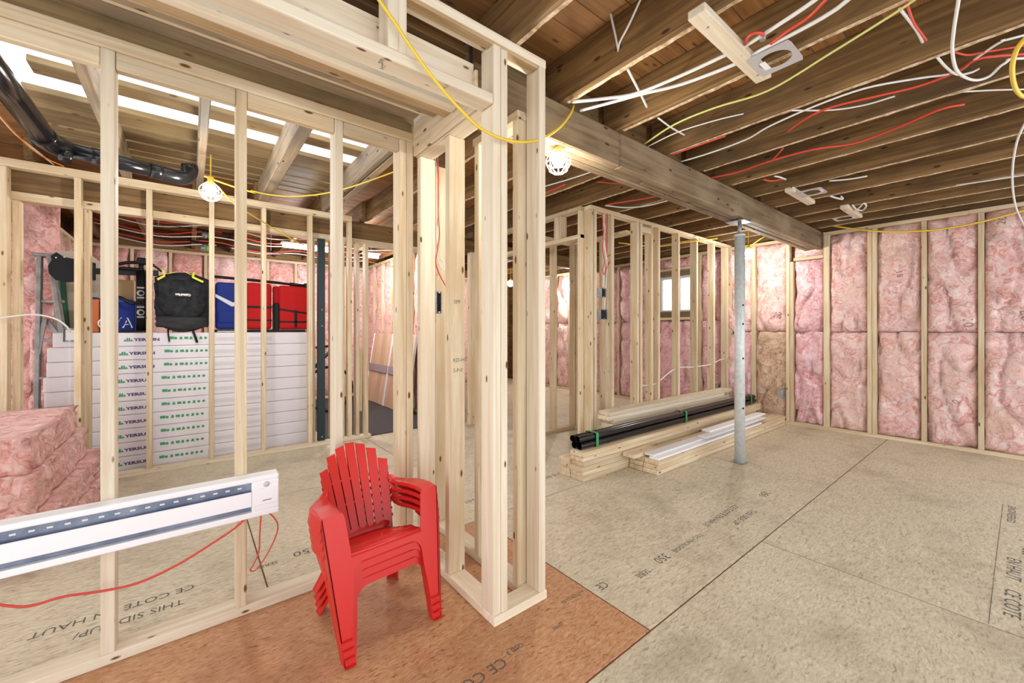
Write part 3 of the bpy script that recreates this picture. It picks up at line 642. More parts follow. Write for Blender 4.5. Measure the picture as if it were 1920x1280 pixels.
column('of the tall stack against the middle stud partition', 'boards of the tall stack', [(3.13+.02*(k % 3)-(.03 if k > 8 else 0), 5.55+rnd(-.15, .15), 2.425, 2.568, .001+.0385*k, .0385*(k+1)) for k in range(11)], PALE)
tag(bx('lumber_board', None, 2.93, 3.3, 2.03, 2.15, .118, .152, STUD, .004, 2), 'short board end sticking out of the low stack toward the pipes', 'board')
for k, (a, b, y0, z0, lb) in enumerate(((3.05, 5.2, 1.88, .117, 'long white primed board lying on the low stack, lower one'), (3.06, 4.9, 1.93, .136, 'long white primed board lying on the low stack, upper one'), (3.9, 5.35, 1.89, .156, 'white primed board with a pale cut end in front of the column'), (4.1, 5.5, 1.95, .175, 'topmost white primed board on the low stack'))):
    tag(bx('primed_board', None, a, b, y0, y0+.09, z0, z0+.0185, WHITEW, .003), lb, 'board')
PP = [(2.232, .262), (2.289, .262), (2.235, .319), (2.288, .318)]
for (y, z), lb in zip(PP, ('black plastic pipe, lower front one of the strapped bundle', 'black plastic pipe, lower rear one of the strapped bundle', 'black plastic pipe, upper front one of the strapped bundle', 'black plastic pipe, upper rear one of the strapped bundle')):
    V = []; o = thing('plastic_pipe', lb, 'pipe', (2.47, y, z), 0, 'strapped black pipes')
    x0 = 2.47 if z < .3 else 2.45
    mk('pipe_wall', merge([tubemesh([(0, 0, 0), (3.45, 0, 0)], .0275, 20, 1, cap=False), tubemesh([(3.45, 0, 0), (0, 0, 0)], .0245, 20, 1, cap=False)]), PIPEB, o, Matrix.Translation((x0, y, z)))
for x, lb in ((2.66, 'green strap around the black pipes near their open ends'), (4.1, 'green strap around the middle of the black pipes'), (5.75, 'green strap around the far end of the black pipes')):
    bm_ = [tubemesh([Vector((0, 2.26+.0605*math.cos(a)*1.0, .2905+.061*math.sin(a))) for a in [2*math.pi*k/24 for k in range(25)]], .001, 4, 1)]
    ring = [[(dx, 2.26+(.0585 if abs(math.cos(a)) > .35 else .0585)*max(-1, min(1, math.cos(a)*1.35)), .2905+.0585*max(-1, min(1, math.sin(a)*1.35))) for dx in (-.016, .016)] for a in [2*math.pi*k/24 for k in range(25)]]
    me = fixn(pydata('strap', [Vector(q) for r in ring for q in r], [(2*i, 2*i+1, 2*i+3, 2*i+2) for i in range(24)]))
    tag(mk('strap', me, GREEN, None, Matrix.Translation((x, 0, 0))), lb, 'strap')

# ---- bundle of loose glass wool batts on the floor at left
for k, (x0, x1, y0, y1, z0, z1, lb) in enumerate(((-1.25, -.50, 3.10, 4.50, .002, .13, 'pink insulation batt at the bottom of the floor pile'), (-1.28, -.54, 3.06, 4.48, .13, .29, 'pink insulation batt, second layer of the floor pile'), (-1.3, -.60, 3.04, 4.36, .29, .485, 'pink insulation batt, third layer of the floor pile'), (-1.3, -.63, 3.10, 4.25, .485, .662, 'pink insulation batt on top of the floor pile'))):
    bm = bmesh.new(); bmesh.ops.create_cube(bm, size=1); bmesh.ops.scale(bm, vec=(x1-x0, y1-y0, z1-z0), verts=bm.verts)
    bmesh.ops.subdivide_edges(bm, edges=bm.edges[:], cuts=15, use_grid_fill=True)
    for v in bm.verts:
        n1 = noise.fractal(v.co*8+Vector((k*7, 0, 3)), 1, 2, 4); n2 = noise.noise(v.co*26+Vector((0, k, 0)))
        d = Vector((v.co.x/(x1-x0), v.co.y/(y1-y0), v.co.z/(z1-z0)*.35)); v.co += d*(.055*n1+.018*n2)
        if abs(v.co.z) > (z1-z0)*.5: v.co.z *= .96
    me = bpy.data.meshes.new('batt'); bm.to_mesh(me); bm.free(); me.polygons.foreach_set('use_smooth', [True]*len(me.polygons))
    tag(mk('insulation_batt', me, PINKS, None, Matrix.Translation(((x0+x1)/2, (y0+y1)/2, (z0+z1)/2))), lb, 'insulation')

# ---- carton stack
FY = 4.785; bh = .1182
logo = merge([pydata('l', [(a, 0, 0), (a+.012, 0, 0), (a+.012, 0, hh*.7), (a+.006, 0, hh), (a, 0, hh*.7)], [(0, 1, 2, 3, 4)]) for a, hh in ((0, .018), (.014, .034), (.028, .034), (.042, .018))]+[pydata('l', [(-.006, 0, 0), (.06, 0, 0), (.06, 0, .004), (-.006, 0, .004)], [(0, 1, 2, 3)])])
ico = []
for k in range(9):
    x = k*.036; wv, hv = (.036, .028) if k == 0 else (.024+.006*(k == 3), .024)
    ico.append(pydata('i', [(x, 0, 0), (x+wv, 0, 0), (x+wv*.9, 0, hv), (x+wv*.3, 0, hv*1.1)] if k in (2, 4, 6) else [(x, 0, hv*.1), (x+wv, 0, hv*.1), (x+wv, 0, hv), (x, 0, hv)] if k in (0, 3) else [(x+wv/2+wv/2*math.cos(a*.785), 0, hv/2+hv/2*math.sin(a*.785)) for a in range(8)], [(0, 1, 2, 3)] if k in (0, 2, 3, 4, 6) else [tuple(range(8))]))
ico = merge(ico)
lines = merge([pydata('t', [(x0, 0, z), (x1, 0, z), (x1, 0, z+.0022), (x0, 0, z+.0022)], [(0, 1, 2, 3)]) for x0, x1 in ((0, .2), (.26, .46)) for z in (0, .009, .018, .027)])
names = ['topmost', 'second from the top', 'third from the top', 'fourth from the top', 'fifth from the top', 'fifth from the floor', 'fourth from the floor', 'third from the floor', 'second from the floor', 'lowest']
offs = [.0, -.03, -.033, -.05, -.045, -.05, -.06, -.055, -.06, -.065]
for k in range(10):
    z1 = 1.182-bh*k; z0 = z1-bh+.0015; x0 = -.852+offs[k]; t = thing('flooring_carton', 'white film-wrapped flooring carton, %s of the ten-high stack' % names[k], 'carton', (.1, 4.93, z0), 0, 'stacked flooring cartons')
    cb = bx('carton_box', t, x0, 1.076+rnd(-.006, .002), FY, 5.08, z0, z1, CARTON, .008, 2)
    T = lambda x, dz: Matrix.Translation((x0+x, FY-.0008, z0+dz))
    mk('printed_logo', logo, INKG, cb, T(.412, .042)); text('printed_name', cb, 'YERSUN', .034, INKB, (x0+.475, FY-.0008, z0+.045), (1, 0, 0), (0, 0, 1), 1.35)
    mk('printed_icons', ico, INKG, cb, T(.705, .055)); mk('printed_text', lines, INKL, cb, T(1.05, .04))

# ---- things standing on the cartons
ZT = 1.183
def puffy(name, parent, x0, x1, y0, y1, z0, z1, mat, b=.03, seg=3): return bx(name, parent, x0, x1, y0, y1, z0, z1, mat, b, seg)
v = thing('life_vest', 'blue life vest with a white chevron standing on the cartons', 'life vest', (.32, 4.92, ZT+.03))
puffy('foam_panel', v, .195, .43, 4.86, 4.97, ZT+.03, 1.675, BLUE); puffy('lower_pad', v, .21, .42, 4.85, 4.90, 1.27, 1.40, BLUE, .02)
mk('chevron', prism([(.195, 0, 1.555), (.335, 0, 1.478), (.43, 0, 1.50), (.43, 0, 1.463), (.325, 0, 1.438), (.195, 0, 1.525)], (0, .004, 0)), flat('white band', (.62, .64, .68), .6), v, Matrix.Translation((0, 4.856, 0)))
v = thing('life_vest', 'red life vest half hidden behind a stud, next to the blue one', 'life vest', (.56, 4.93, ZT+.03))
puffy('foam_panel', v, .445, .672, 4.87, 4.98, ZT+.03, 1.69, REDCL); bx('strap', v, .445, .672, 4.866, 4.872, 1.43, 1.452, BLACK, .001); bx('strap', v, .445, .672, 4.866, 4.872, 1.30, 1.315, BLACK, .001)
v = thing('life_vest', 'red life vest with black crossed straps at the right end of the cartons', 'life vest', (.87, 4.92, ZT+.03))
puffy('foam_panel', v, .735, 1.03, 4.86, 4.97, ZT+.03, 1.68, REDCL); puffy('side_panel', v, .69, .745, 4.88, 4.98, ZT+.03, 1.67, REDCL, .02)
bx('side_band', v, .69, .74, 4.862, 4.985, ZT+.01, 1.49, BLACK, .01); bx('side_band', v, 1.022, 1.05, 4.865, 4.97, ZT+.04, 1.44, BLACK, .008)
bx('strap', v, .88, .905, 4.855, 4.862, ZT+.05, 1.42, BLACK, .001); bx('strap', v, .735, 1.03, 4.855, 4.862, 1.285, 1.302, BLACK, .001); bar('strap', v, (.735, 4.858, 1.425), (1.03, 4.858, 1.385), .007, .018, BLACK, bev=.001)
s = thing('paddle', 'black paddle shaft lying along the top of the life vests', 'paddle', (.6, 4.9, 1.69)); tube('shaft', s, [(.17, 4.88, 1.725), (.6, 4.9, 1.712), (.86, 4.89, 1.697)], .014, BLACK, 8); tube('sleeve', s, [(.84, 4.89, 1.698), (.99, 4.885, 1.693)], .018, BLACK, 8, 1); puffy('grip', s, .975, 1.03, 4.855, 4.915, 1.665, 1.72, BLACK, .018)
t = thing('flat_case', 'flat black case with white lettering under the life vests', 'case', (.6, 4.9, ZT)); bx('case_body', t, .19, 1.07, 4.86, 5.04, ZT+.001, ZT+.028, BLACK, .004); text('printed_lettering', t, 'Supe', .028, INKW, (.985, 4.8595, ZT+.008), (1, 0, 0), (0, 0, 1)); bx('printed_band', t, .21, .43, 4.8588, 4.8594, ZT+.006, ZT+.014, INKW, 0)
# backpack
t = thing('backpack', 'charcoal backpack with yellow trim leaning upside down on the cartons', 'backpack', (-.05, 4.87, ZT))
def pack(x0, x1, y0, y1, z0, z1, taper, mat, nm):
    bm = bmesh.new(); bmesh.ops.create_cube(bm, size=1); bmesh.ops.subdivide_edges(bm, edges=bm.edges[:], cuts=9, use_grid_fill=True)
    for q in bm.verts:
        u, ww, z = q.co.x*2, q.co.y*2, q.co.z+.5; r = 1-.22*max(0, .35-z)/.35-taper*max(0, z-.8)
        if ww < 0: ww *= .55+.45*(1-abs(u)**3)*(1-abs(2*z-1)**4)
        n1 = noise.fractal(Vector((u*2, z*5, ww)), 1, 2, 3)*.012
        q.co = Vector(((x0+x1)/2+u*(x1-x0)/2*r+n1, (y0+y1)/2+ww*(y1-y0)/2+n1, z0+(z1-z0)*z*(1-.10*(abs(u)**2)*(z > .9))+.05*(abs(u)**2)*(z < .3)*(.3-z)/.3+n1*.4))
    me = bpy.data.meshes.new('pack'); bm.to_mesh(me); bm.free(); me.polygons.foreach_set('use_smooth', [True]*len(me.polygons)); return mk(nm, me, mat, t)
pack(-.245, .155, 4.79, 4.96, ZT+.004, 1.735, .1, FABRIC, 'main_body'); pack(-.215, .12, 4.745, 4.86, 1.30, 1.66, 0, FABRIC, 'front_pocket'); pack(-.235, .14, 4.755, 4.87, ZT+.006, 1.34, 0, flat('black cloth', (.014, .015, .018), .7), 'lower_pocket')
YT = flat('neon yellow trim', (.75, .75, .06), .5)
for pts in ([(-.185, 4.775, 1.74), (-.175, 4.765, 1.69), (-.225, 4.79, 1.655)], [(.035, 4.775, 1.74), (.02, 4.765, 1.695), (.1, 4.775, 1.655)]):
    for a, b in zip(pts, pts[1:]): bar('yellow_trim', t, a, b, .004, .018, YT, bev=.001)
tube('yellow_piping', t, [(-.16, 4.775, 1.71), (-.11, 4.77, 1.725), (-.09, 4.78, 1.735)], .003, YT); tube('yellow_piping', t, [(-.03, 4.775, 1.735), (.0, 4.77, 1.72), (.015, 4.77, 1.715)], .003, YT)
bx('logo_patch', t, -.11, .015, 4.736, 4.739, 1.50, 1.548, BLACK, .001); text('printed_lettering', t, 'CabinMax', .028, INKW, (.008, 4.7355, 1.534), (-1, 0, 0), (0, 0, -1), .95)
tube('strap', t, [(-.15, 4.80, 1.22), (-.15, 4.765, 1.17), (-.142, 4.768, 1.10)], .006, BLACK, 6); tube('strap', t, [(.02, 4.80, 1.22), (.03, 4.765, 1.18), (.055, 4.768, 1.09)], .010, BLACK, 6)
tube('carry_strap', t, [(-.27, 4.86, 1.79), (-.235, 4.85, 1.77), (-.2, 4.86, 1.735)], .009, BLACK)
# pump
t = thing('hand_pump', 'tall black inflator pump with T handle and hose beside the backpack', 'pump', (-.335, 4.86, ZT))
cyl('pump_body', t, (-.335, 4.86, ZT+.02), (-.335, 4.86, 1.72), .036, BLACK, 20); bx('pump_foot', t, -.47, -.26, 4.80, 4.92, ZT+.001, ZT+.02, BLACK, .006); cyl('pump_rod', t, (-.335, 4.86, 1.72), (-.335, 4.86, 1.80), .02, BLACK, 14); bx('handle_hub', t, -.365, -.30, 4.83, 4.89, 1.785, 1.845, BLACK, .012, 2)
tube('handle', t, [(-.50, 4.86, 1.765), (-.44, 4.86, 1.79), (-.37, 4.86, 1.80), (-.30, 4.86, 1.80), (-.25, 4.86, 1.785)], .014, BLACK, 8); tube('hose', t, [(-.56, 4.9, 1.70), (-.5, 4.86, 1.735), (-.42, 4.83, 1.74), (-.33, 4.82, 1.735)], .013, BLACK, 8); tube('hose', t, [(-.33, 4.82, 1.45), (-.4, 4.815, 1.44), (-.46, 4.82, 1.48), (-.52, 4.86, 1.5)], .014, BLACK, 8)
for z in (1.53, 1.36):
    q = Vector((-.338, 4.823, z)); cyl('printed_emblem', t, q, q-Vector((0, .0012, 0)), .026, flat('emblem grey', (.45, .46, .48), .6), 20); cyl('printed_emblem', t, q-Vector((-.004, .0012, 0)), q-Vector((-.004, .002, 0)), .016, BLACK, 16)
    for dz in (.05, .042, -.038, -.046): bx('printed_text', t, -.362, -.314, 4.8225, 4.8235, z+dz, z+dz+.003, INKW, 0)
# bags, boards, ladder behind
t = thing('shopping_bag', 'blue reusable bag with white lettering on the cartons', 'bag', (-.5, 4.93, ZT)); puffy('bag_body', t, -.60, -.375, 4.90, 5.04, ZT+.001, 1.455, BLUE, .012, 2); bx('bag_lining', t, -.59, -.385, 4.905, 5.03, 1.44, 1.475, flat('royal blue', (.02, .05, .4), .6), .01)
text('printed_lettering', t, 'VA', .13, INKW, (-.525, 4.898, 1.225), (1, 0, 0), (0, 0, 1), .8); text('printed_lettering', t, 'VA', .108, BLUE, (-.517, 4.8972, 1.235), (1, 0, 0), (0, 0, 1), .82)
cyl('printed_heart', t, (-.57, 4.899, 1.262), (-.57, 4.8975, 1.262), .045, INKW, 20); cyl('printed_heart', t, (-.57, 4.8972, 1.262), (-.57, 4.8965, 1.262), .036, flat('print red', (.6, .08, .04), .6), 20)
t = thing('shopping_bag', 'orange reusable bag behind the second front stud', 'bag', (-.66, 4.96, ZT)); puffy('bag_body', t, -.72, -.605, 4.92, 5.05, ZT+.001, 1.47, flat('orange print', (.5, .12, .02), .5), .01, 2); bx('bag_edge', t, -.722, -.70, 4.915, 5.052, ZT+.002, 1.465, flat('bag brown', (.4, .25, .1), .6), .003); bx('bag_lining', t, -.71, -.61, 4.925, 5.045, 1.45, 1.485, BLUE, .01)
tag(bx('cardboard_box', None, -.56, -.40, 5.06, 5.2, ZT+.001-1.18, 1.66, CARDB, .004), 'brown cardboard box standing behind the blue bag', 'box')
t = thing('paddle', 'black paddle blade leaning over the left end of the cartons', 'paddle', (-.7, 4.88, 1.7))
mk('blade', prism([(-.62, 0, 1.77), (-.80, 0, 1.80), (-.845, 0, 1.835), (-.875, 0, 1.80), (-.87, 0, 1.77), (-.89, 0, 1.72), (-.885, 0, 1.66), (-.85, 0, 1.61), (-.79, 0, 1.595), (-.62, 0, 1.625)], (0, .015, 0)), BLACK, t, Matrix.Translation((0, 4.86, 0))); bar('shaft', t, (-.64, 4.868, 1.70), (-.22, 4.88, 1.72), .02, .05, BLACK)
for x, z in ((-.845, 1.79), (-.80, 1.80)): cyl('rivet', t, (x, 4.86, z), (x, 4.8585, z), .006, INKW, 10)
t = thing('step_ladder', 'worn grey aluminium step ladder behind the left carton ends', 'ladder', (-.95, 5.14, 0)); AL = vary('worn aluminium', (.2, .185, .175), (.32, .3, .285), 12, .55, .3)
bar('rail', t, (-.99, 5.16, 1.83), (-1.02, 5.2, .01), .03, .07, AL, (0, 1, 0)); bar('rail', t, (-.925, 5.14, 1.83), (-.72, 5.12, .01), .03, .12, AL, (0, 1, 0)); bx('top_cap', t, -1.03, -.86, 5.1, 5.24, 1.825, 1.85, AL, .004)
for z in (1.45, 1.12, .8, .45): bar('step', t, (-.99, 5.17, z), (-.89+(1.83-z)*.1, 5.16, z), .05, .025, AL)
bar('brace', t, (-.96, 5.17, 1.30), (-.85, 5.15, 1.1), .012, .03, AL); bar('brace', t, (-.96, 5.15, 1.30), (-1.0, 5.15, 1.0), .012, .03, AL)
t = thing('folding_ladder', 'green fibreglass ladder with pale edges leaning behind the cartons', 'ladder', (-.78, 5.2, 0)); bar('rail', t, (-.88, 5.24, 1.75), (-.76, 5.2, .02), .025, .07, flat('green fibreglass', (.01, .16, .085), .5), (0, 1, 0)); bar('edge_strip', t, (-.925, 5.235, 1.75), (-.80, 5.195, .02), .02, .014, AL, (0, 1, 0)); bar('rail', t, (-.74, 5.26, 1.75), (-.62, 5.22, .02), .025, .06, flat('green fibreglass rear', (.01, .16, .085), .5), (0, 1, 0))
mk('leaning_panel', prism([(-.93, 0, 0), (-.93, 0, 1.90), (-.72, 0, 1.91), (-.62, 0, 1.8), (-.62, 0, 0)], (0, .012, 0)), BEIGE, None, Matrix.Translation((0, 5.27, .001))); tag(bpy.data.objects['leaning_panel'], 'beige sheet with a cut corner leaning behind the ladders', 'panel')

# ---- steel post, bicycle, leaning panels, mat in the rear room
t = thing('steel_post', 'dark green steel channel post at the end of the rear partition', 'post', (1.11, 4.6, 0)); bx('channel_web', t, 1.055, 1.125, 4.60, 4.606, .04, 2.17, DARKM, .001); bx('channel_flange', t, 1.055, 1.06, 4.606, 4.65, .04, 2.17, DARKM, .001); bx('channel_flange', t, 1.12, 1.125, 4.606, 4.65, .04, 2.17, DARKM, .001)
for z in (1.42, 1.25, .08): cyl('bolt', t, (1.095, 4.60, z), (1.095, 4.595, z), .009, GREYM, 10)
tag(bx('rubber_mat', None, 1.18, 2.58, 4.62, 7.6, .0005, .012, RUBBER, .002), 'charcoal rubber mat covering the rear room floor', 'mat')
PNL = wood('raw door panel', (.66, .45, .31), (.55, .35, .22), knots=.03)
for k, (y0, y1, lb) in enumerate(((6.3, 7.1, 'brown boarded panel leaning on the rear room wall, farther one'), (5.45, 6.24, 'brown boarded panel leaning on the rear room wall, nearer one'))):
    t = thing('leaning_panel', lb, 'panel', (2.45, (y0+y1)/2, .012)); a = (y1-y0)/4
    for q in range(4): bar('panel_board', t, (2.40, y0+a*(q+.5), .014), (2.575, y0+a*(q+.5), 1.14), a-.004, .03, PNL, (-1, 0, 0))
    for yy in (y0-.012, y1+.012): bar('edge_trim', t, (2.395, yy, .014), (2.57, yy, 1.15), .022, .04, WHITEW, (-1, 0, 0))
    bar('tape_band', t, (2.455, y0, .58), (2.455, y1, .58), .004, .12, flat('clear grey tape', (.3, .26, .28), .3), (.15, 0, 1), 0)
t = thing('bicycle', 'dark bicycle standing behind the rear partition end, mostly hidden', 'bicycle', (1.6, 6.3, .012))
for x in (1.60, .62):
    mk('wheel', tubemesh([(.32*math.cos(a), 0, .32*math.sin(a)) for a in [2*math.pi*k/28 for k in range(29)]], .02, 8, 1), BLACK, t, Matrix.Translation((x, 6.3, .352)))
    for q in range(6):
        a = math.pi*q/6; tube('spoke', t, [(x-.31*math.cos(a), 6.3, .352-.31*math.sin(a)), (x+.31*math.cos(a), 6.3, .352+.31*math.sin(a))], .002, GREYM, 4, 1)
tube('fork', t, [(1.60, 6.27, .352), (1.64, 6.27, .75), (1.66, 6.3, 1.0), (1.68, 6.3, 1.15)], .022, BLACK, 8); tube('frame_tube', t, [(1.66, 6.3, .95), (1.1, 6.3, .36)], .022, BLACK, 8, 1); tube('frame_tube', t, [(1.66, 6.3, .98), (1.0, 6.3, .92)], .018, BLACK, 8, 1); tube('frame_tube', t, [(1.1, 6.3, .36), (.98, 6.3, .98)], .018, BLACK, 8, 1); tube('frame_tube', t, [(1.1, 6.3, .36), (.62, 6.3, .352)], .014, BLACK, 8, 1)
tube('handlebar', t, [(1.58, 6.0, 1.35), (1.66, 6.12, 1.27), (1.68, 6.3, 1.2), (1.68, 6.55, 1.24)], .016, BLACK, 8); tube('grip', t, [(1.57, 5.99, 1.36), (1.625, 6.08, 1.30)], .024, BLACK, 8, 1); puffy('saddle', t, .86, 1.1, 6.22, 6.38, .98, 1.04, BLACK, .025)

# ---- black drain pipe under the loft opening
t = thing('drain_pipe', 'glossy black drain pipe with an elbow hung under the upper left joists', 'pipe', (-.6, 3.6, 2.3))
tube('pipe_run', t, [(-.695, 2.15, 2.375), (-.675, 3.62, 2.345)], .056, PIPEB, 18, 1); tube('coupling', t, [(-.678, 3.56, 2.346), (-.664, 3.66, 2.343), (-.62, 3.74, 2.34)], .062, PIPEB, 18)
tube('pipe_run', t, [(-.63, 3.73, 2.34), (-.12, 3.87, 2.335)], .047, PIPEB, 18, 1); tube('coupling', t, [(-.50, 3.765, 2.339), (-.40, 3.79, 2.338)], .053, PIPEB, 18, 1); tube('coupling', t, [(-.22, 3.843, 2.336), (-.14, 3.865, 2.335)], .052, PIPEB, 18, 1)
tube('elbow', t, [(-.16, 3.86, 2.335), (-.07, 3.885, 2.335), (-.02, 3.92, 2.36), (.0, 3.95, 2.42), (.0, 3.95, 2.46)], .053, PIPEB, 18); tube('cleanout', t, [(-.60, 3.72, 2.33), (-.60, 3.66, 2.25)], .03, PIPEB, 14, 1)

# ---- work lights
def work_light(label, loc, power, r=.066, top=None):
    x, y, z = loc; t = thing('work_light', label, 'lamp', (x, y, z), 0, 'caged string lights')
    bm = bmesh.new(); bmesh.ops.create_uvsphere(bm, u_segments=16, v_segments=10, radius=.036)
    for q in bm.verts: q.co.z *= 1.15
    me = bpy.data.meshes.new('bulb'); bm.to_mesh(me); bm.free(); me.polygons.foreach_set('use_smooth', [True]*len(me.polygons))
    mk('bulb', me, BULBM, t, Matrix.Translation((x, y, z)))
    cyl('socket', t, (x, y, z+.035), (x, y, z+.095), .02, YEL, 14)
    if top: tube('hanging_cord', t, [(x, y, z+.09), (x, y, top)], .004, YEL, 6, 1)
    for k in range(4):
        a = math.pi*k/4; c, s_ = math.cos(a), math.sin(a)
        tube('cage_wire', t, [(x-.02*c, y-.02*s_, z+.06), (x-r*.9*c, y-r*.9*s_, z+.02), (x-r*c, y-r*s_, z-.02), (x-r*.6*c, y-r*.6*s_, z-.062), (x, y, z-.075), (x+r*.6*c, y+r*.6*s_, z-.062), (x+r*c, y+r*s_, z-.02), (x+r*.9*c, y+r*.9*s_, z+.02), (x+.02*c, y+.02*s_, z+.06)], .0028, CAGE, 5, 4)
    for rr, dz in ((r*1.0, -.015), (r*.75, -.055)):
        mk('cage_ring', tubemesh([(rr*math.cos(a), rr*math.sin(a), 0) for a in [2*math.pi*k/20 for k in range(21)]], .0028, 5, 1), CAGE, t, Matrix.Translation((x, y, z+dz)))
    L = bpy.data.lights.new('bulb_glow', 'POINT'); L.energy = power; L.color = (1, .96, .89); L.shadow_soft_size = .045
    lo = bpy.data.objects.new('bulb_glow', L); C.objects.link(lo); lo.parent = t; lo.location = (0, 0, -.09)
    return t
CAGE = flat('cream cage wire', (.85, .8, .6), .4)
work_light('lit caged work light hanging under the long beam beside the pillar', (1.5705, 1.5700, 2.1276), BULB)
work_light('lit caged work light hanging in front of the carton partition', (0.1174, 3.6047, 2.2000), BULB, top=2.456)
work_light('lit caged work light far behind the pillar studs', (4.9887, 6.3268, 2.1500), BULB*1.6, top=2.65)
work_light('lit caged work light in the room beyond the doorway', (5.9260, 5.5817, 2.1500), BULB*2, top=2.65)
work_light('lit caged work light hanging just right of the steel column', (5.3478, 2.0840, 2.1500), BULB*1.2, top=2.65)
def shop_light(label, x0, x1, y, z, power):
    t = thing('tube_light', label, 'lamp', ((x0+x1)/2, y, z), 0, 'tube lights in the rear room'); bx('housing', t, x0-.02, x1+.02, y-.05, y+.05, z+.03, z+.05, WHITE, .004)
    tube('lamp_tube', t, [(x0, y, z), (x1, y, z)], .022, TUBEM, 12, 1)
    for x in (x0+.01, x1-.01): bx('end_holder', t, x-.012, x+.012, y-.02, y+.02, z+.015, z+.032, WHITE, .003); 
    bar('hanger', t, ((x0+x1)/2, y, z+.05), ((x0+x1)/2, y, 2.65), .01, .01, GREYM, (0, 1, 0))
    L = bpy.data.lights.new('tube_glow', 'POINT'); L.energy = power; L.shadow_soft_size = .12; lo = bpy.data.objects.new('tube_glow', L); C.objects.link(lo); lo.parent = t; lo.location = (0, 0, -.16)
shop_light('lit long tube light in the rear room behind the steel post', .94, 1.62, 5.94, 2.3, BULB*2.6)
shop_light('lit short tube light in the rear room near the leaning panels', 2.0, 2.21, 6.0, 2.3, BULB*1.6)

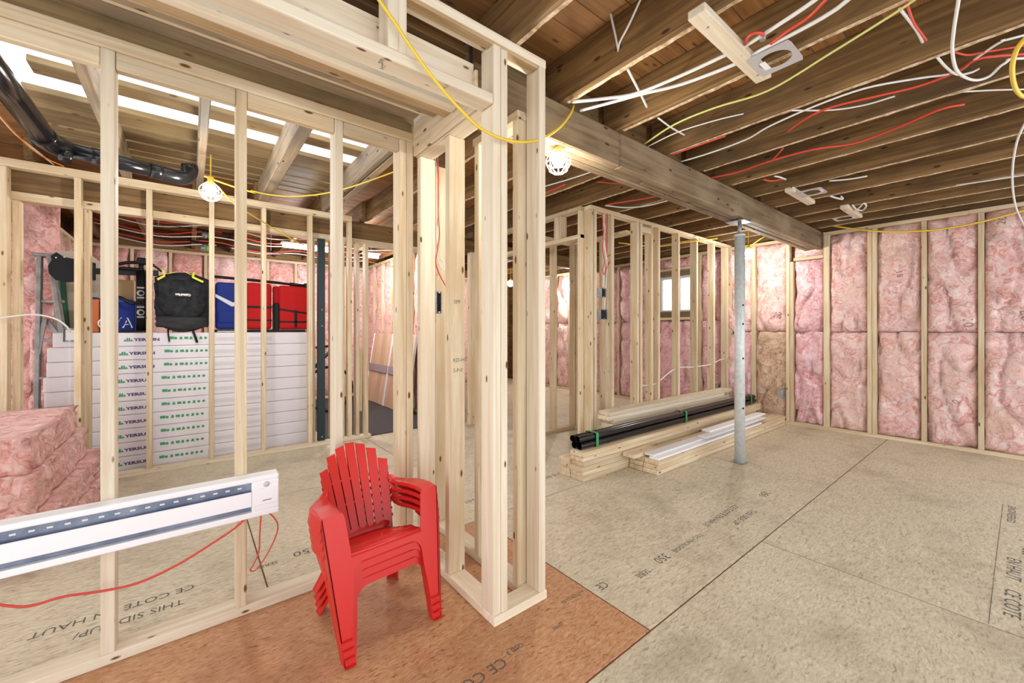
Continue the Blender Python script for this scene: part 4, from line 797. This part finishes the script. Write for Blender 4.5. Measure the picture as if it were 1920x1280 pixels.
# ---- ceiling cables: (label, material, radius, points)
Z = 2.397
CABLES = [
 ('thick white pipe crossing the joists, upper one at the ceiling plate', OFFW, .0085, [(1.5699, 1.4711, 2.4000), (1.6597, 1.3399, 2.3900), (1.7514, 1.2028, 2.3880), (1.7953, 0.9826, 2.3900), (1.8111, 0.7932, 2.3900), (1.8163, 0.7140, 2.3900), (1.7934, 0.5892, 2.3900), (1.7625, 0.4642, 2.3900), (1.7056, 0.3448, 2.3900)]),
 ('thick white pipe crossing the joists, lower one at the ceiling plate', OFFW, .0085, [(1.6672, 1.4992, 2.4000), (1.7123, 1.3302, 2.3850), (1.7643, 1.1809, 2.3800), (1.8581, 1.0170, 2.3880), (1.8980, 0.7901, 2.3850), (1.8888, 0.6798, 2.3850), (1.8856, 0.5800, 2.3850), (1.8694, 0.4398, 2.3850), (1.8062, 0.3091, 2.3850)]),
 ('white cable hanging down to a joist hole, left strand', OFFW, .005, [(1.5000, 1.1894, 2.7441), (1.5150, 1.1679, 2.6157), (1.5300, 1.1526, 2.5161), (1.5450, 1.1550, 2.4726)]),
 ('white cable hanging down to a joist hole, right strand', OFFW, .005, [(1.5000, 0.9988, 2.6205), (1.5150, 1.0759, 2.5490), (1.5300, 1.1379, 2.5080), (1.5450, 1.1550, 2.4824)]),
 ('short white cable piece crossing under the second joist', OFFW, .0055, [(1.5758, 1.1277, 2.4000), (1.6841, 1.1655, 2.3980), (1.7957, 1.2050, 2.3970), (1.9238, 1.2547, 2.4000)]),
 ('short white cable piece between the third and fourth joists', OFFW, .005, [(2.0698, 1.2784, 2.4000), (2.2131, 1.2871, 2.3970), (2.3760, 1.2901, 2.4000)]),
 ('yellow green cable running diagonally under the nearest joists', YGR, .0052, [(2.2900, 1.5130, 2.4000), (2.2038, 1.2550, 2.3970), (2.2085, 1.0281, 2.3970), (2.2597, 0.7893, 2.3970), (2.1634, 0.5090, 2.3970), (2.0773, 0.2875, 2.3970), (2.0500, 0.2347, 2.3970)]),
 ('thin white cable ending in stripped wires under the yellow green cable', OFFW, .0035, [(2.3396, 1.5220, 2.4000), (2.3054, 1.2956, 2.3970), (2.3432, 1.0908, 2.3970), (2.3987, 0.9594, 2.4000)]),
 ('red cable emerging above the beam, leftmost', REDC, .0045, [(2.5793, 1.4961, 2.4000), (2.5737, 1.3177, 2.3970), (2.5874, 1.1395, 2.4000)]),
 ('white cable sweeping from the beam to the far right joist bay', OFFW, .005, [(2.7334, 1.5080, 2.4000), (2.7401, 1.3110, 2.3950), (2.7241, 1.0708, 2.3950), (2.6579, 0.9284, 2.3950), (2.6080, 0.7059, 2.3950), (2.6073, 0.4860, 2.3950), (2.7004, 0.3091, 2.3950), (2.7743, 0.1944, 2.3950), (2.6943, 0.1179, 2.3950), (2.6278, 0.0500, 2.3950), (2.6494, -0.0247, 2.3950)]),
 ('red cable snaking along the middle of the right ceiling', REDC, .0062, [(2.8167, 0.8803, 2.4000), (2.6984, 0.7304, 2.3920), (2.6827, 0.6198, 2.3920), (2.7322, 0.4675, 2.3920), (2.7819, 0.3184, 2.3920), (2.7674, 0.1940, 2.3920), (2.7101, 0.1263, 2.3920), (2.7457, 0.0670, 2.3920), (2.8360, -0.0264, 2.3920)]),
 ('short red cable arching near the right ceiling edge', REDC, .0045, [(2.5830, 0.1810, 2.4000), (2.6424, 0.1460, 2.3950), (2.6747, 0.0946, 2.3950), (2.7299, 0.0090, 2.3950)]),
 ('red cable ending at a joist hole in the right ceiling', REDC, .007, [(3.2043, 1.5331, 2.4000), (3.2298, 1.3255, 2.3930), (3.1982, 1.1171, 2.3930), (3.2153, 0.8556, 2.3930), (3.3142, 0.6700, 2.3930), (3.2578, 0.4624, 2.3930), (3.1707, 0.2808, 2.3930), (3.2128, 0.1907, 2.4000)]),
 ('red cable branching up from the long red cable', REDC, .006, [(3.2169, 1.1168, 2.3940), (3.1716, 1.0680, 2.3960), (3.0713, 0.9843, 2.4050)]),
 ('white cable dangling in a deep loop at the right ceiling', OFFW, .006, [(2.1175, 0.1370, 2.3800), (2.3041, 0.1643, 2.3500), (2.4349, 0.1765, 2.3300), (2.6057, 0.1732, 2.3200), (2.7676, 0.1369, 2.3300), (2.8318, 0.0923, 2.3500), (2.7923, 0.0457, 2.3700), (2.8755, -0.0268, 2.3900)]),
 ('white cable coming out of a joist beside the deep loop', OFFW, .005, [(2.5679, 0.2323, 2.4000), (2.6726, 0.2117, 2.3850), (2.7602, 0.1852, 2.3750), (2.7968, 0.1465, 2.3800), (2.8323, 0.1240, 2.4000)]),
 ('white cable leaving a joist hole next to a red one', OFFW, .0055, [(2.0718, 0.2839, 2.4000), (2.1956, 0.2690, 2.3980), (2.2979, 0.2600, 2.3980), (2.3979, 0.2586, 2.4050)]),
 ('red cable leaving a joist hole next to a white one', REDC, .0045, [(2.0580, 0.2634, 2.4000), (2.2000, 0.2621, 2.3960), (2.3024, 0.2529, 2.3960), (2.3968, 0.2475, 2.4050)]),
 ('white cable running level to the right edge below the loop', OFFW, .004, [(3.0436, 0.1843, 2.4000), (3.1228, 0.0932, 2.3950), (3.2640, -0.0304, 2.3950)]),
 ('thin white cable arc crossing the third joist face', OFFW, .0045, [(2.5730, 0.7839, 2.4020), (2.7260, 0.6414, 2.3960), (2.8008, 0.5220, 2.3960), (2.8302, 0.4057, 2.4020)]),
 ('white cable hanging low along the far right edge', OFFW, .006, [(3.5330, -0.0241, 2.3600), (3.7964, 0.0204, 2.3000), (4.4186, 0.0421, 2.2600), (5.1556, 0.0357, 2.2200), (5.7611, 0.0043, 2.1800), (6.4691, -0.0603, 2.1400)]),
 ('short white cable under the far joists left of the ceiling plates', OFFW, .006, [(4.0145, 0.9618, 2.4000), (4.0709, 0.8559, 2.3950), (4.1200, 0.7488, 2.4000)]),
 ('thin white cable along the last joists at right', OFFW, .005, [(4.9523, 0.3382, 2.4000), (4.9811, 0.1761, 2.3950), (5.0313, -0.0469, 2.3950)]),
 ('red cable loop end beside a white one under the far joists', REDC, .008, [(3.5762, 1.2833, 2.4050), (3.6311, 1.2492, 2.3950), (3.6929, 1.1761, 2.4050)]),
 ('white cable stub beside the red loop under the far joists', OFFW, .007, [(3.5705, 1.2024, 2.4050), (3.6071, 1.1778, 2.3980), (3.7005, 1.1675, 2.4000)]),
 ('white and bent cable end below the far ceiling plate', OFFW, .008, [(4.4817, 1.0698, 2.4050), (4.5612, 1.0421, 2.3950), (4.6437, 1.0144, 2.3950), (4.5782, 1.0115, 2.4050)]),
 ('white cable beyond the beam running behind the pillar post', OFFW, .005, [(2.3633, 2.5683, 2.4300), (2.4067, 2.2668, 2.4250), (2.4492, 1.9874, 2.4300)]),
 ('red cable beyond the beam running behind the pillar post', REDC, .008, [(2.4835, 2.6989, 2.4300), (2.4700, 2.4820, 2.4250), (2.4694, 2.3868, 2.4300)]),
 ('red cable above the middle partition corner', REDC, .007, [(3.1587, 2.5176, 2.4200), (3.2317, 2.3547, 2.4250), (3.3083, 2.1745, 2.4250), (3.3554, 1.9876, 2.4300)]),
 ('white cable resting on the middle partition corner', OFFW, .007, [(3.1669, 2.5242, 2.4180), (3.3928, 2.4405, 2.4200), (3.4977, 2.2695, 2.4200), (3.5408, 1.9900, 2.4300)]),
 ('thin red cable between joists beyond the beam', REDC, .005, [(2.6842, 2.2233, 2.4500), (2.8440, 2.1261, 2.4450), (3.0125, 2.0583, 2.4500)]),
]
for k, (lb, m_) in enumerate((('white cable sagging under the rear joists, nearest the partition', OFFW), ('red cable sagging under the rear joists, nearest the partition', REDC), ('second white cable sagging under the rear joists', OFFW), ('second red cable sagging under the rear joists', REDC), ('third white cable sagging under the rear joists', OFFW), ('red cable sagging under the rear joists, farthest back', REDC), ('white cable sagging under the rear joists, farthest back', OFFW))):
    y_ = 5.25+.33*k; CABLES.append((lb, m_, .007, [(-.85+.55*q, y_+random.uniform(-.06, .06), 2.425-(.05+random.uniform(0, .05) if q % 2 else 0)) for q in range(7)]))
def run_on(pts, end=-1, by=.8):
    a, b = Vector(pts[end]), Vector(pts[-2 if end == -1 else 1]); d = (a-b); d.z = 0; q = a+d.normalized()*by; q.z = max(q.z, 2.38)
    return pts+[tuple(q)] if end == -1 else [tuple(q)]+pts
for lb, m_, r_, pts in CABLES:
    if pts[-1][1] < .05 or lb.startswith(('thick white pipe', 'yellow green cable')): pts = run_on(pts)
    cord(lb, pts, r_, m_)
cord('thick yellow power cord hanging in front of the soffit and pillar', [(0.4459, 1.3000, 2.3066), (0.4839, 1.3000, 2.2713), (0.5436, 1.3000, 2.2159), (0.6206, 1.3000, 2.1410), (0.7033, 1.3000, 2.0760), (0.7854, 1.3000, 2.0235), (0.8759, 1.3000, 1.9803), (0.9922, 1.3000, 1.9713), (1.1135, 1.3100, 1.9993), (1.2680, 1.3600, 2.0817), (1.4417, 1.4300, 2.2122), (1.5819, 1.4900, 2.3503), (1.6282, 1.5100, 2.4203)], .0062, YEL, 'power_cord', 'cord', 8)
cord('yellow power cord draped along the top of the right insulated wall', [(5.7000, 1.6652, 2.5311), (5.9000, 1.4908, 2.4769), (5.9500, 1.2029, 2.3645), (5.9500, 0.9300, 2.2818), (5.9500, 0.6029, 2.2303), (5.9500, 0.3116, 2.2363), (5.9500, 0.0504, 2.2810), (5.9500, -0.0702, 2.3113)], .01, YEL, 'power_cord', 'cord')
cord('yellow power cord looped at the far right ceiling edge', [(2.4964, -0.0233, 2.3300), (2.5468, 0.0110, 2.3100), (2.6850, 0.0256, 2.3000), (2.8969, 0.0215, 2.3000), (3.0750, 0.0023, 2.3100), (3.2319, -0.0382, 2.3300)], .0085, YEL, 'power_cord', 'cord', 8)
cord('yellow power cord sagging between the joists behind the front studs', [(0.4228, 4.2494, 2.4400), (0.5394, 4.2063, 2.4200), (0.7070, 4.0696, 2.4000), (0.8905, 3.8132, 2.3900), (1.0604, 3.4795, 2.4000), (1.2691, 2.9838, 2.4400)], .006, YEL, 'power_cord', 'cord')
cord('yellow power cord running from the carton-side work light to the rear room', [(0.0829, 3.6898, 2.3200), (0.1859, 3.7353, 2.3100), (0.2876, 3.7632, 2.3000), (0.4157, 3.8163, 2.3000)], .006, YEL, 'power_cord', 'cord')
cord('yellow power cord dropping behind the studs toward the tube lights', [(.16, 3.62, 2.24), (0.2804, 3.9000, 2.2088), (0.4575, 4.2000, 2.1945), (0.6664, 4.5000, 2.1717), (0.8824, 4.6550, 2.1080), (1.2144, 5.2000, 2.1499), (1.7067, 5.6000, 2.1716), (2.5954, 5.9000, 2.1400)], .006, YEL, 'power_cord', 'cord')
cord('yellow cord strung above the middle partition toward the column light', [(4.2068, 3.1449, 2.3000), (4.7759, 2.9806, 2.3000), (4.9388, 2.5627, 2.3200), (5.2934, 2.4305, 2.3800)], .008, YEL, 'power_cord', 'cord')
cord('yellow cord feeding the work light right of the column', [(5.32, 2.09, 2.24), (5.4401, 2.0651, 2.2700), (5.3934, 1.9413, 2.3200), (5.5179, 1.8582, 2.4000)], .007, YEL, 'power_cord', 'cord')
cord('red cable hanging inside the pillar opening', [(1.1509, 2.1600, 2.2594), (1.1579, 2.1600, 2.1186), (1.1579, 2.1600, 1.8966), (1.1650, 2.1600, 1.7708), (1.1509, 2.1600, 1.6738), (1.1403, 2.1600, 1.6093), (1.1615, 2.1600, 1.5417), (1.2009, 2.1600, 1.4779), (1.2301, 2.1600, 1.4315)], .0036, REDC)
cord('grey white cable twisted beside the red one in the pillar opening', [(1.1421, 2.1700, 2.2446), (1.1633, 2.1700, 2.0910), (1.1704, 2.1700, 1.9650), (1.1526, 2.1700, 1.8026), (1.1562, 2.1700, 1.6441), (1.1776, 2.1700, 1.5826), (1.2028, 2.1700, 1.5690), (1.1992, 2.1700, 1.6105), (1.1740, 2.1700, 1.6270)], .0036, OFFW)
cord('orange cable running beside the black drain pipe', [(-0.8421, 3.5271, 2.4200), (-0.8427, 3.8328, 2.4200), (-0.8330, 4.1003, 2.4200), (-0.7985, 4.2960, 2.4200), (-0.7314, 4.4330, 2.4200)], .0045, ORC)
cord('white cable running beside the black drain pipe', [(-0.8621, 3.6111, 2.4400), (-0.8597, 3.9593, 2.4400), (-0.8305, 4.2061, 2.4400), (-0.7961, 4.4974, 2.4400)], .0045, OFFW)
cord('white cable arching from the left batt to the electrical box on the cartons', [(-1.0980, 4.5000, 1.2734), (-0.9814, 4.5200, 1.3065), (-0.8814, 4.5300, 1.3169), (-0.7901, 4.5400, 1.2872), (-0.7384, 4.5600, 1.2313), (-0.7279, 4.6000, 1.1903)], .006, OFFW)
cord('white cable threaded through the middle partition studs', [(3.9071, 2.6150, 0.5913), (4.1902, 2.6150, 0.5979), (4.6042, 2.6150, 0.7390), (5.0126, 2.6150, 0.7356), (5.4805, 2.6150, 0.7453), (5.8554, 2.6150, 0.8007), (6.2816, 2.6150, 0.7821)], .008, OFFW)
for lb, m_, pts in (('red cable pair looping down inside the middle partition corner', REDC, [(3.287, 2.600, 2.379), (3.287, 2.600, 2.164), (3.287, 2.600, 1.960), (3.338, 2.600, 1.966), (3.355, 2.600, 1.930), (3.287, 2.600, 1.842), (3.245, 2.600, 1.758)]), ('red cable behind the white ones in the middle partition corner', REDC, [(3.212, 2.600, 2.365), (3.229, 2.600, 2.156), (3.221, 2.600, 1.995), (3.254, 2.600, 1.892), (3.221, 2.600, 1.809), (3.237, 2.600, 1.752)]), ('white cable dropping in the middle partition corner', OFFW, [(3.221, 2.600, 2.367), (3.254, 2.600, 2.213), (3.229, 2.600, 2.076), (3.270, 2.600, 1.948), (3.237, 2.600, 1.784), (3.229, 2.600, 1.624)]), ('second white cable dropping to the lower switch box', OFFW, [(3.254, 2.600, 2.373), (3.229, 2.600, 2.156), (3.287, 2.600, 1.896), (3.270, 2.600, 1.626), (3.245, 2.600, 1.401)])):
    cord(lb, pts, .0055, m_)
# ---- electrical boxes
def ebox(label, x0, x1, y0, y1, z0, z1, dev=None):
    t = thing('electrical_box', label, 'electrical box', ((x0+x1)/2, (y0+y1)/2, z0)); m_ = .003
    bx('box_back', t, x0, x1, y1-m_, y1, z0, z1, GALV, .001); bx('box_side', t, x0, x0+m_, y0, y1-m_, z0, z1, GALV, .001); bx('box_side', t, x1-m_, x1, y0, y1-m_, z0, z1, GALV, .001); bx('box_top', t, x0, x1, y0, y1-m_, z1-m_, z1, GALV, .001); bx('box_bottom', t, x0, x1, y0, y1-m_, z0, z0+m_, GALV, .001)
    bx('device', t, x0+.012, x1-.012, y0+.012, y1-.006, z0+.012, z1-.012, dev or BLACK, .003); 
    for q in (z0+.006, z1-.010): bx('screw_tab', t, (x0+x1)/2-.006, (x0+x1)/2+.006, y0-.002, y0+.01, q, q+.006, GALV, 0)
ebox('metal switch box, upper one on the middle partition corner', 3.175, 3.245, 2.575, 2.64, 1.53, 1.62); ebox('metal switch box, lower double one on the middle partition corner', 3.16, 3.265, 2.575, 2.64, 1.31, 1.41)
ebox('round-cornered metal junction box hanging in the pillar opening', 1.13, 1.164, 2.13, 2.205, 1.30, 1.43); ebox('metal outlet box in the tan batt by the wall corner', 5.95, 6.0, 1.90, 1.97, .34, .44); ebox('small metal outlet box low on the right wall behind the partition', 5.96, 6.0, 2.72, 2.79, .36, .43)
ebox('white perforated electrical box on the left end of the cartons', -.775, -.70, 4.655, 4.70, 1.11, 1.22, OFFW)
# ---- recessed light mounting plates screwed to wood blocks
def platemesh(w_, d_, r_, th=.003, n=32):
    V, F = [], []
    for z in (0, th):
        for k in range(n):
            a = 2*math.pi*(k+.5)/n; c, s_ = math.cos(a), math.sin(a); q = min(w_/2/abs(c) if abs(c) > 1e-6 else 9, d_/2/abs(s_) if abs(s_) > 1e-6 else 9)
            V += [(r_*c, r_*s_, z), (q*c, q*s_, z)]
    for k in range(n):
        a, b = 2*k, 2*((k+1) % n); F += [(a, b, b+1, a+1), (a+2*n, a+1+2*n, b+1+2*n, b+2*n), (a, a+2*n, b+2*n, b), (a+1, b+1, b+1+2*n, a+1+2*n)]
    return fixn(pydata('plate', V, F))
def light_plate(label, bx0, bx1, by0, by1, z, px0, px1, py0, py1, r_):
    t = thing('light_mount', label, 'light mount', ((bx0+bx1)/2, (by0+by1)/2, z)); bx('wood_block', t, bx0, bx1, by0, by1, z, z+.036, PALE, .006, 2)
    mk('mounting_plate', platemesh(px1-px0, py1-py0, r_), PLATE, t, Matrix.Translation(((px0+px1)/2, (py0+py1)/2, z-.0035)))
    for x in (bx0+.09, bx1-.07): cyl('screw', t, (x, (by0+by1)/2, z-.001), (x, (by0+by1)/2, z+.001), .006, GREYM, 8)
    bx('rating_label', t, px0+.07, px0+.14, py1-.05 if by0 < 1 else py0+.012, py1-.027 if by0 < 1 else py0+.03, z-.0044, z-.0036, INKW, 0)
    return t
light_plate('grey round-hole light mounting plate on the nearest wood block', 1.477, 2.112, .722, .79, 2.372, 1.885, 2.07, .582, .745, .062)
light_plate('white round-hole light mounting plate on a block near the beam end', 3.95, 4.53, 1.19, 1.255, 2.372, 4.02, 4.23, 1.02, 1.21, .07)
light_plate('white round-hole light mounting plate on the block nearest the right wall', 4.91, 5.47, 1.03, 1.095, 2.372, 5.25, 5.44, 1.06, 1.24, .07)
tag(tube('wire_connector', None, [(1.7964, 0.6447, 2.3900), (1.8221, 0.6558, 2.3800)], .011, GREYM, 10, 1), 'grey wire connector above the nearest light plate', 'connector')
cord('short red wire arching into the grey connector at the nearest light plate', [(1.8128, 0.7167, 2.3900), (1.7660, 0.6902, 2.3850), (1.7548, 0.6603, 2.3800), (1.7812, 0.6430, 2.3800), (1.8183, 0.6486, 2.3850)], .006, REDC)
cord('red cable running up from the nearest light plate', [(1.8796, 0.6466, 2.3850), (1.8473, 0.5700, 2.3830), (1.8302, 0.5038, 2.3830), (1.7820, 0.4377, 2.3830), (1.7453, 0.3813, 2.3830)], .0065, REDC)
cord('coiled white wire beside the block nearest the right wall', [(4.9525, 1.0092, 2.4000), (5.0736, 1.0014, 2.3800), (5.1636, 0.9745, 2.3800), (5.0570, 0.9269, 2.3900), (4.9729, 0.9308, 2.4000), (5.0455, 0.9799, 2.3800), (5.0788, 1.0186, 2.3850)], .008, OFFW)
# ---- fishing rods stored under the rear joists
for k, (p0, p1, rl, lb) in enumerate((((-.35, 5.5, 2.30), (.55, 5.5, 2.262), (.125, 5.5, 2.235), 'fishing rod with green reel, upper one behind the partition'), ((-.4, 5.5, 2.165), (.5, 5.5, 2.13), (.115, 5.5, 2.09), 'fishing rod with green reel, lower one behind the partition'))):
    t = thing('fishing_rod', lb, 'fishing rod', p0); bar('rod_blank', t, p0, (2*p1[0]-p0[0], 5.5, p1[2]-.03), .006, .006, BLACK); a = Vector(p0).lerp(Vector(p1), .45); b = Vector(p0).lerp(Vector(p1), .62); tube('grip', t, [a, b], .014, BLACK, 8, 1); a = Vector(p0).lerp(Vector(p1), .7); b = Vector(p0).lerp(Vector(p1), .85); tube('grip', t, [a, b], .015, BLACK, 8, 1)
    cyl('reel', t, Vector(rl)-Vector((.02, 0, 0)), Vector(rl)+Vector((.02, 0, 0)), .035, GREYM, 14); cyl('reel_spool', t, Vector(rl)+Vector((.02, 0, 0)), Vector(rl)+Vector((.045, 0, 0)), .028, flat('lime spool', (.2, .6, .05), .4), 14); bar('reel_foot', t, Vector(rl)+Vector((0, 0, .03)), Vector(rl)+Vector((0, 0, .06)), .012, .012, BLACK, (0, 1, 0))
    for x in (p0[0]+.1, .75): bar('hanger', t, (x, 5.5+.02*k, p0[2]-.02), (x, 5.5+.02*k, 2.65), .006, .006, GREYM, (0, 1, 0))
# ---- numbers printed on the glass wool, wrapped onto the fluffy face
from mathutils.bvhtree import BVHTree
def print_on_wall(s, size, y, z, rot):
    best = None
    for o in wx.children:
        if o.name.startswith('insulation_batt'):
            M = WM[o]; vs = [M @ v.co for v in o.data.vertices]
            if min(v.y for v in vs) < y < max(v.y for v in vs) and min(v.z for v in vs) < z < max(v.z for v in vs): best = (o, vs)
    if not best: return
    tree = BVHTree.FromPolygons(best[1], [tuple(p.vertices) for p in best[0].data.polygons])
    src = textmesh(s, size); c, s_ = math.cos(rot), math.sin(rot); V = []
    for v in src.vertices:
        a, b = v.co.x*c-v.co.y*s_, v.co.x*s_+v.co.y*c
        hit = tree.ray_cast(Vector((5.5, y-a, z+b)), Vector((1, 0, 0)))[0]
        V.append((hit.x-.002 if hit else 6.0, y-a, z+b))
    me = pydata('number', V, [tuple(p.vertices) for p in src.polygons]); mk('printed_number', me, INKP, best[0])
INKP = flat('faded batt ink', (.3, .2, .2), .9)
print_on_wall('20', .12, .02, 1.40, math.radians(-80)); print_on_wall('10', .1, .37, 1.33, math.radians(-85)); print_on_wall('18', .08, .86, 1.85, math.radians(-80)); print_on_wall('20', .09, 1.98, 1.35, math.radians(70)); print_on_wall('10', .08, .42, .42, math.radians(60)); print_on_wall('20', .08, .1, 2.2, math.radians(80))
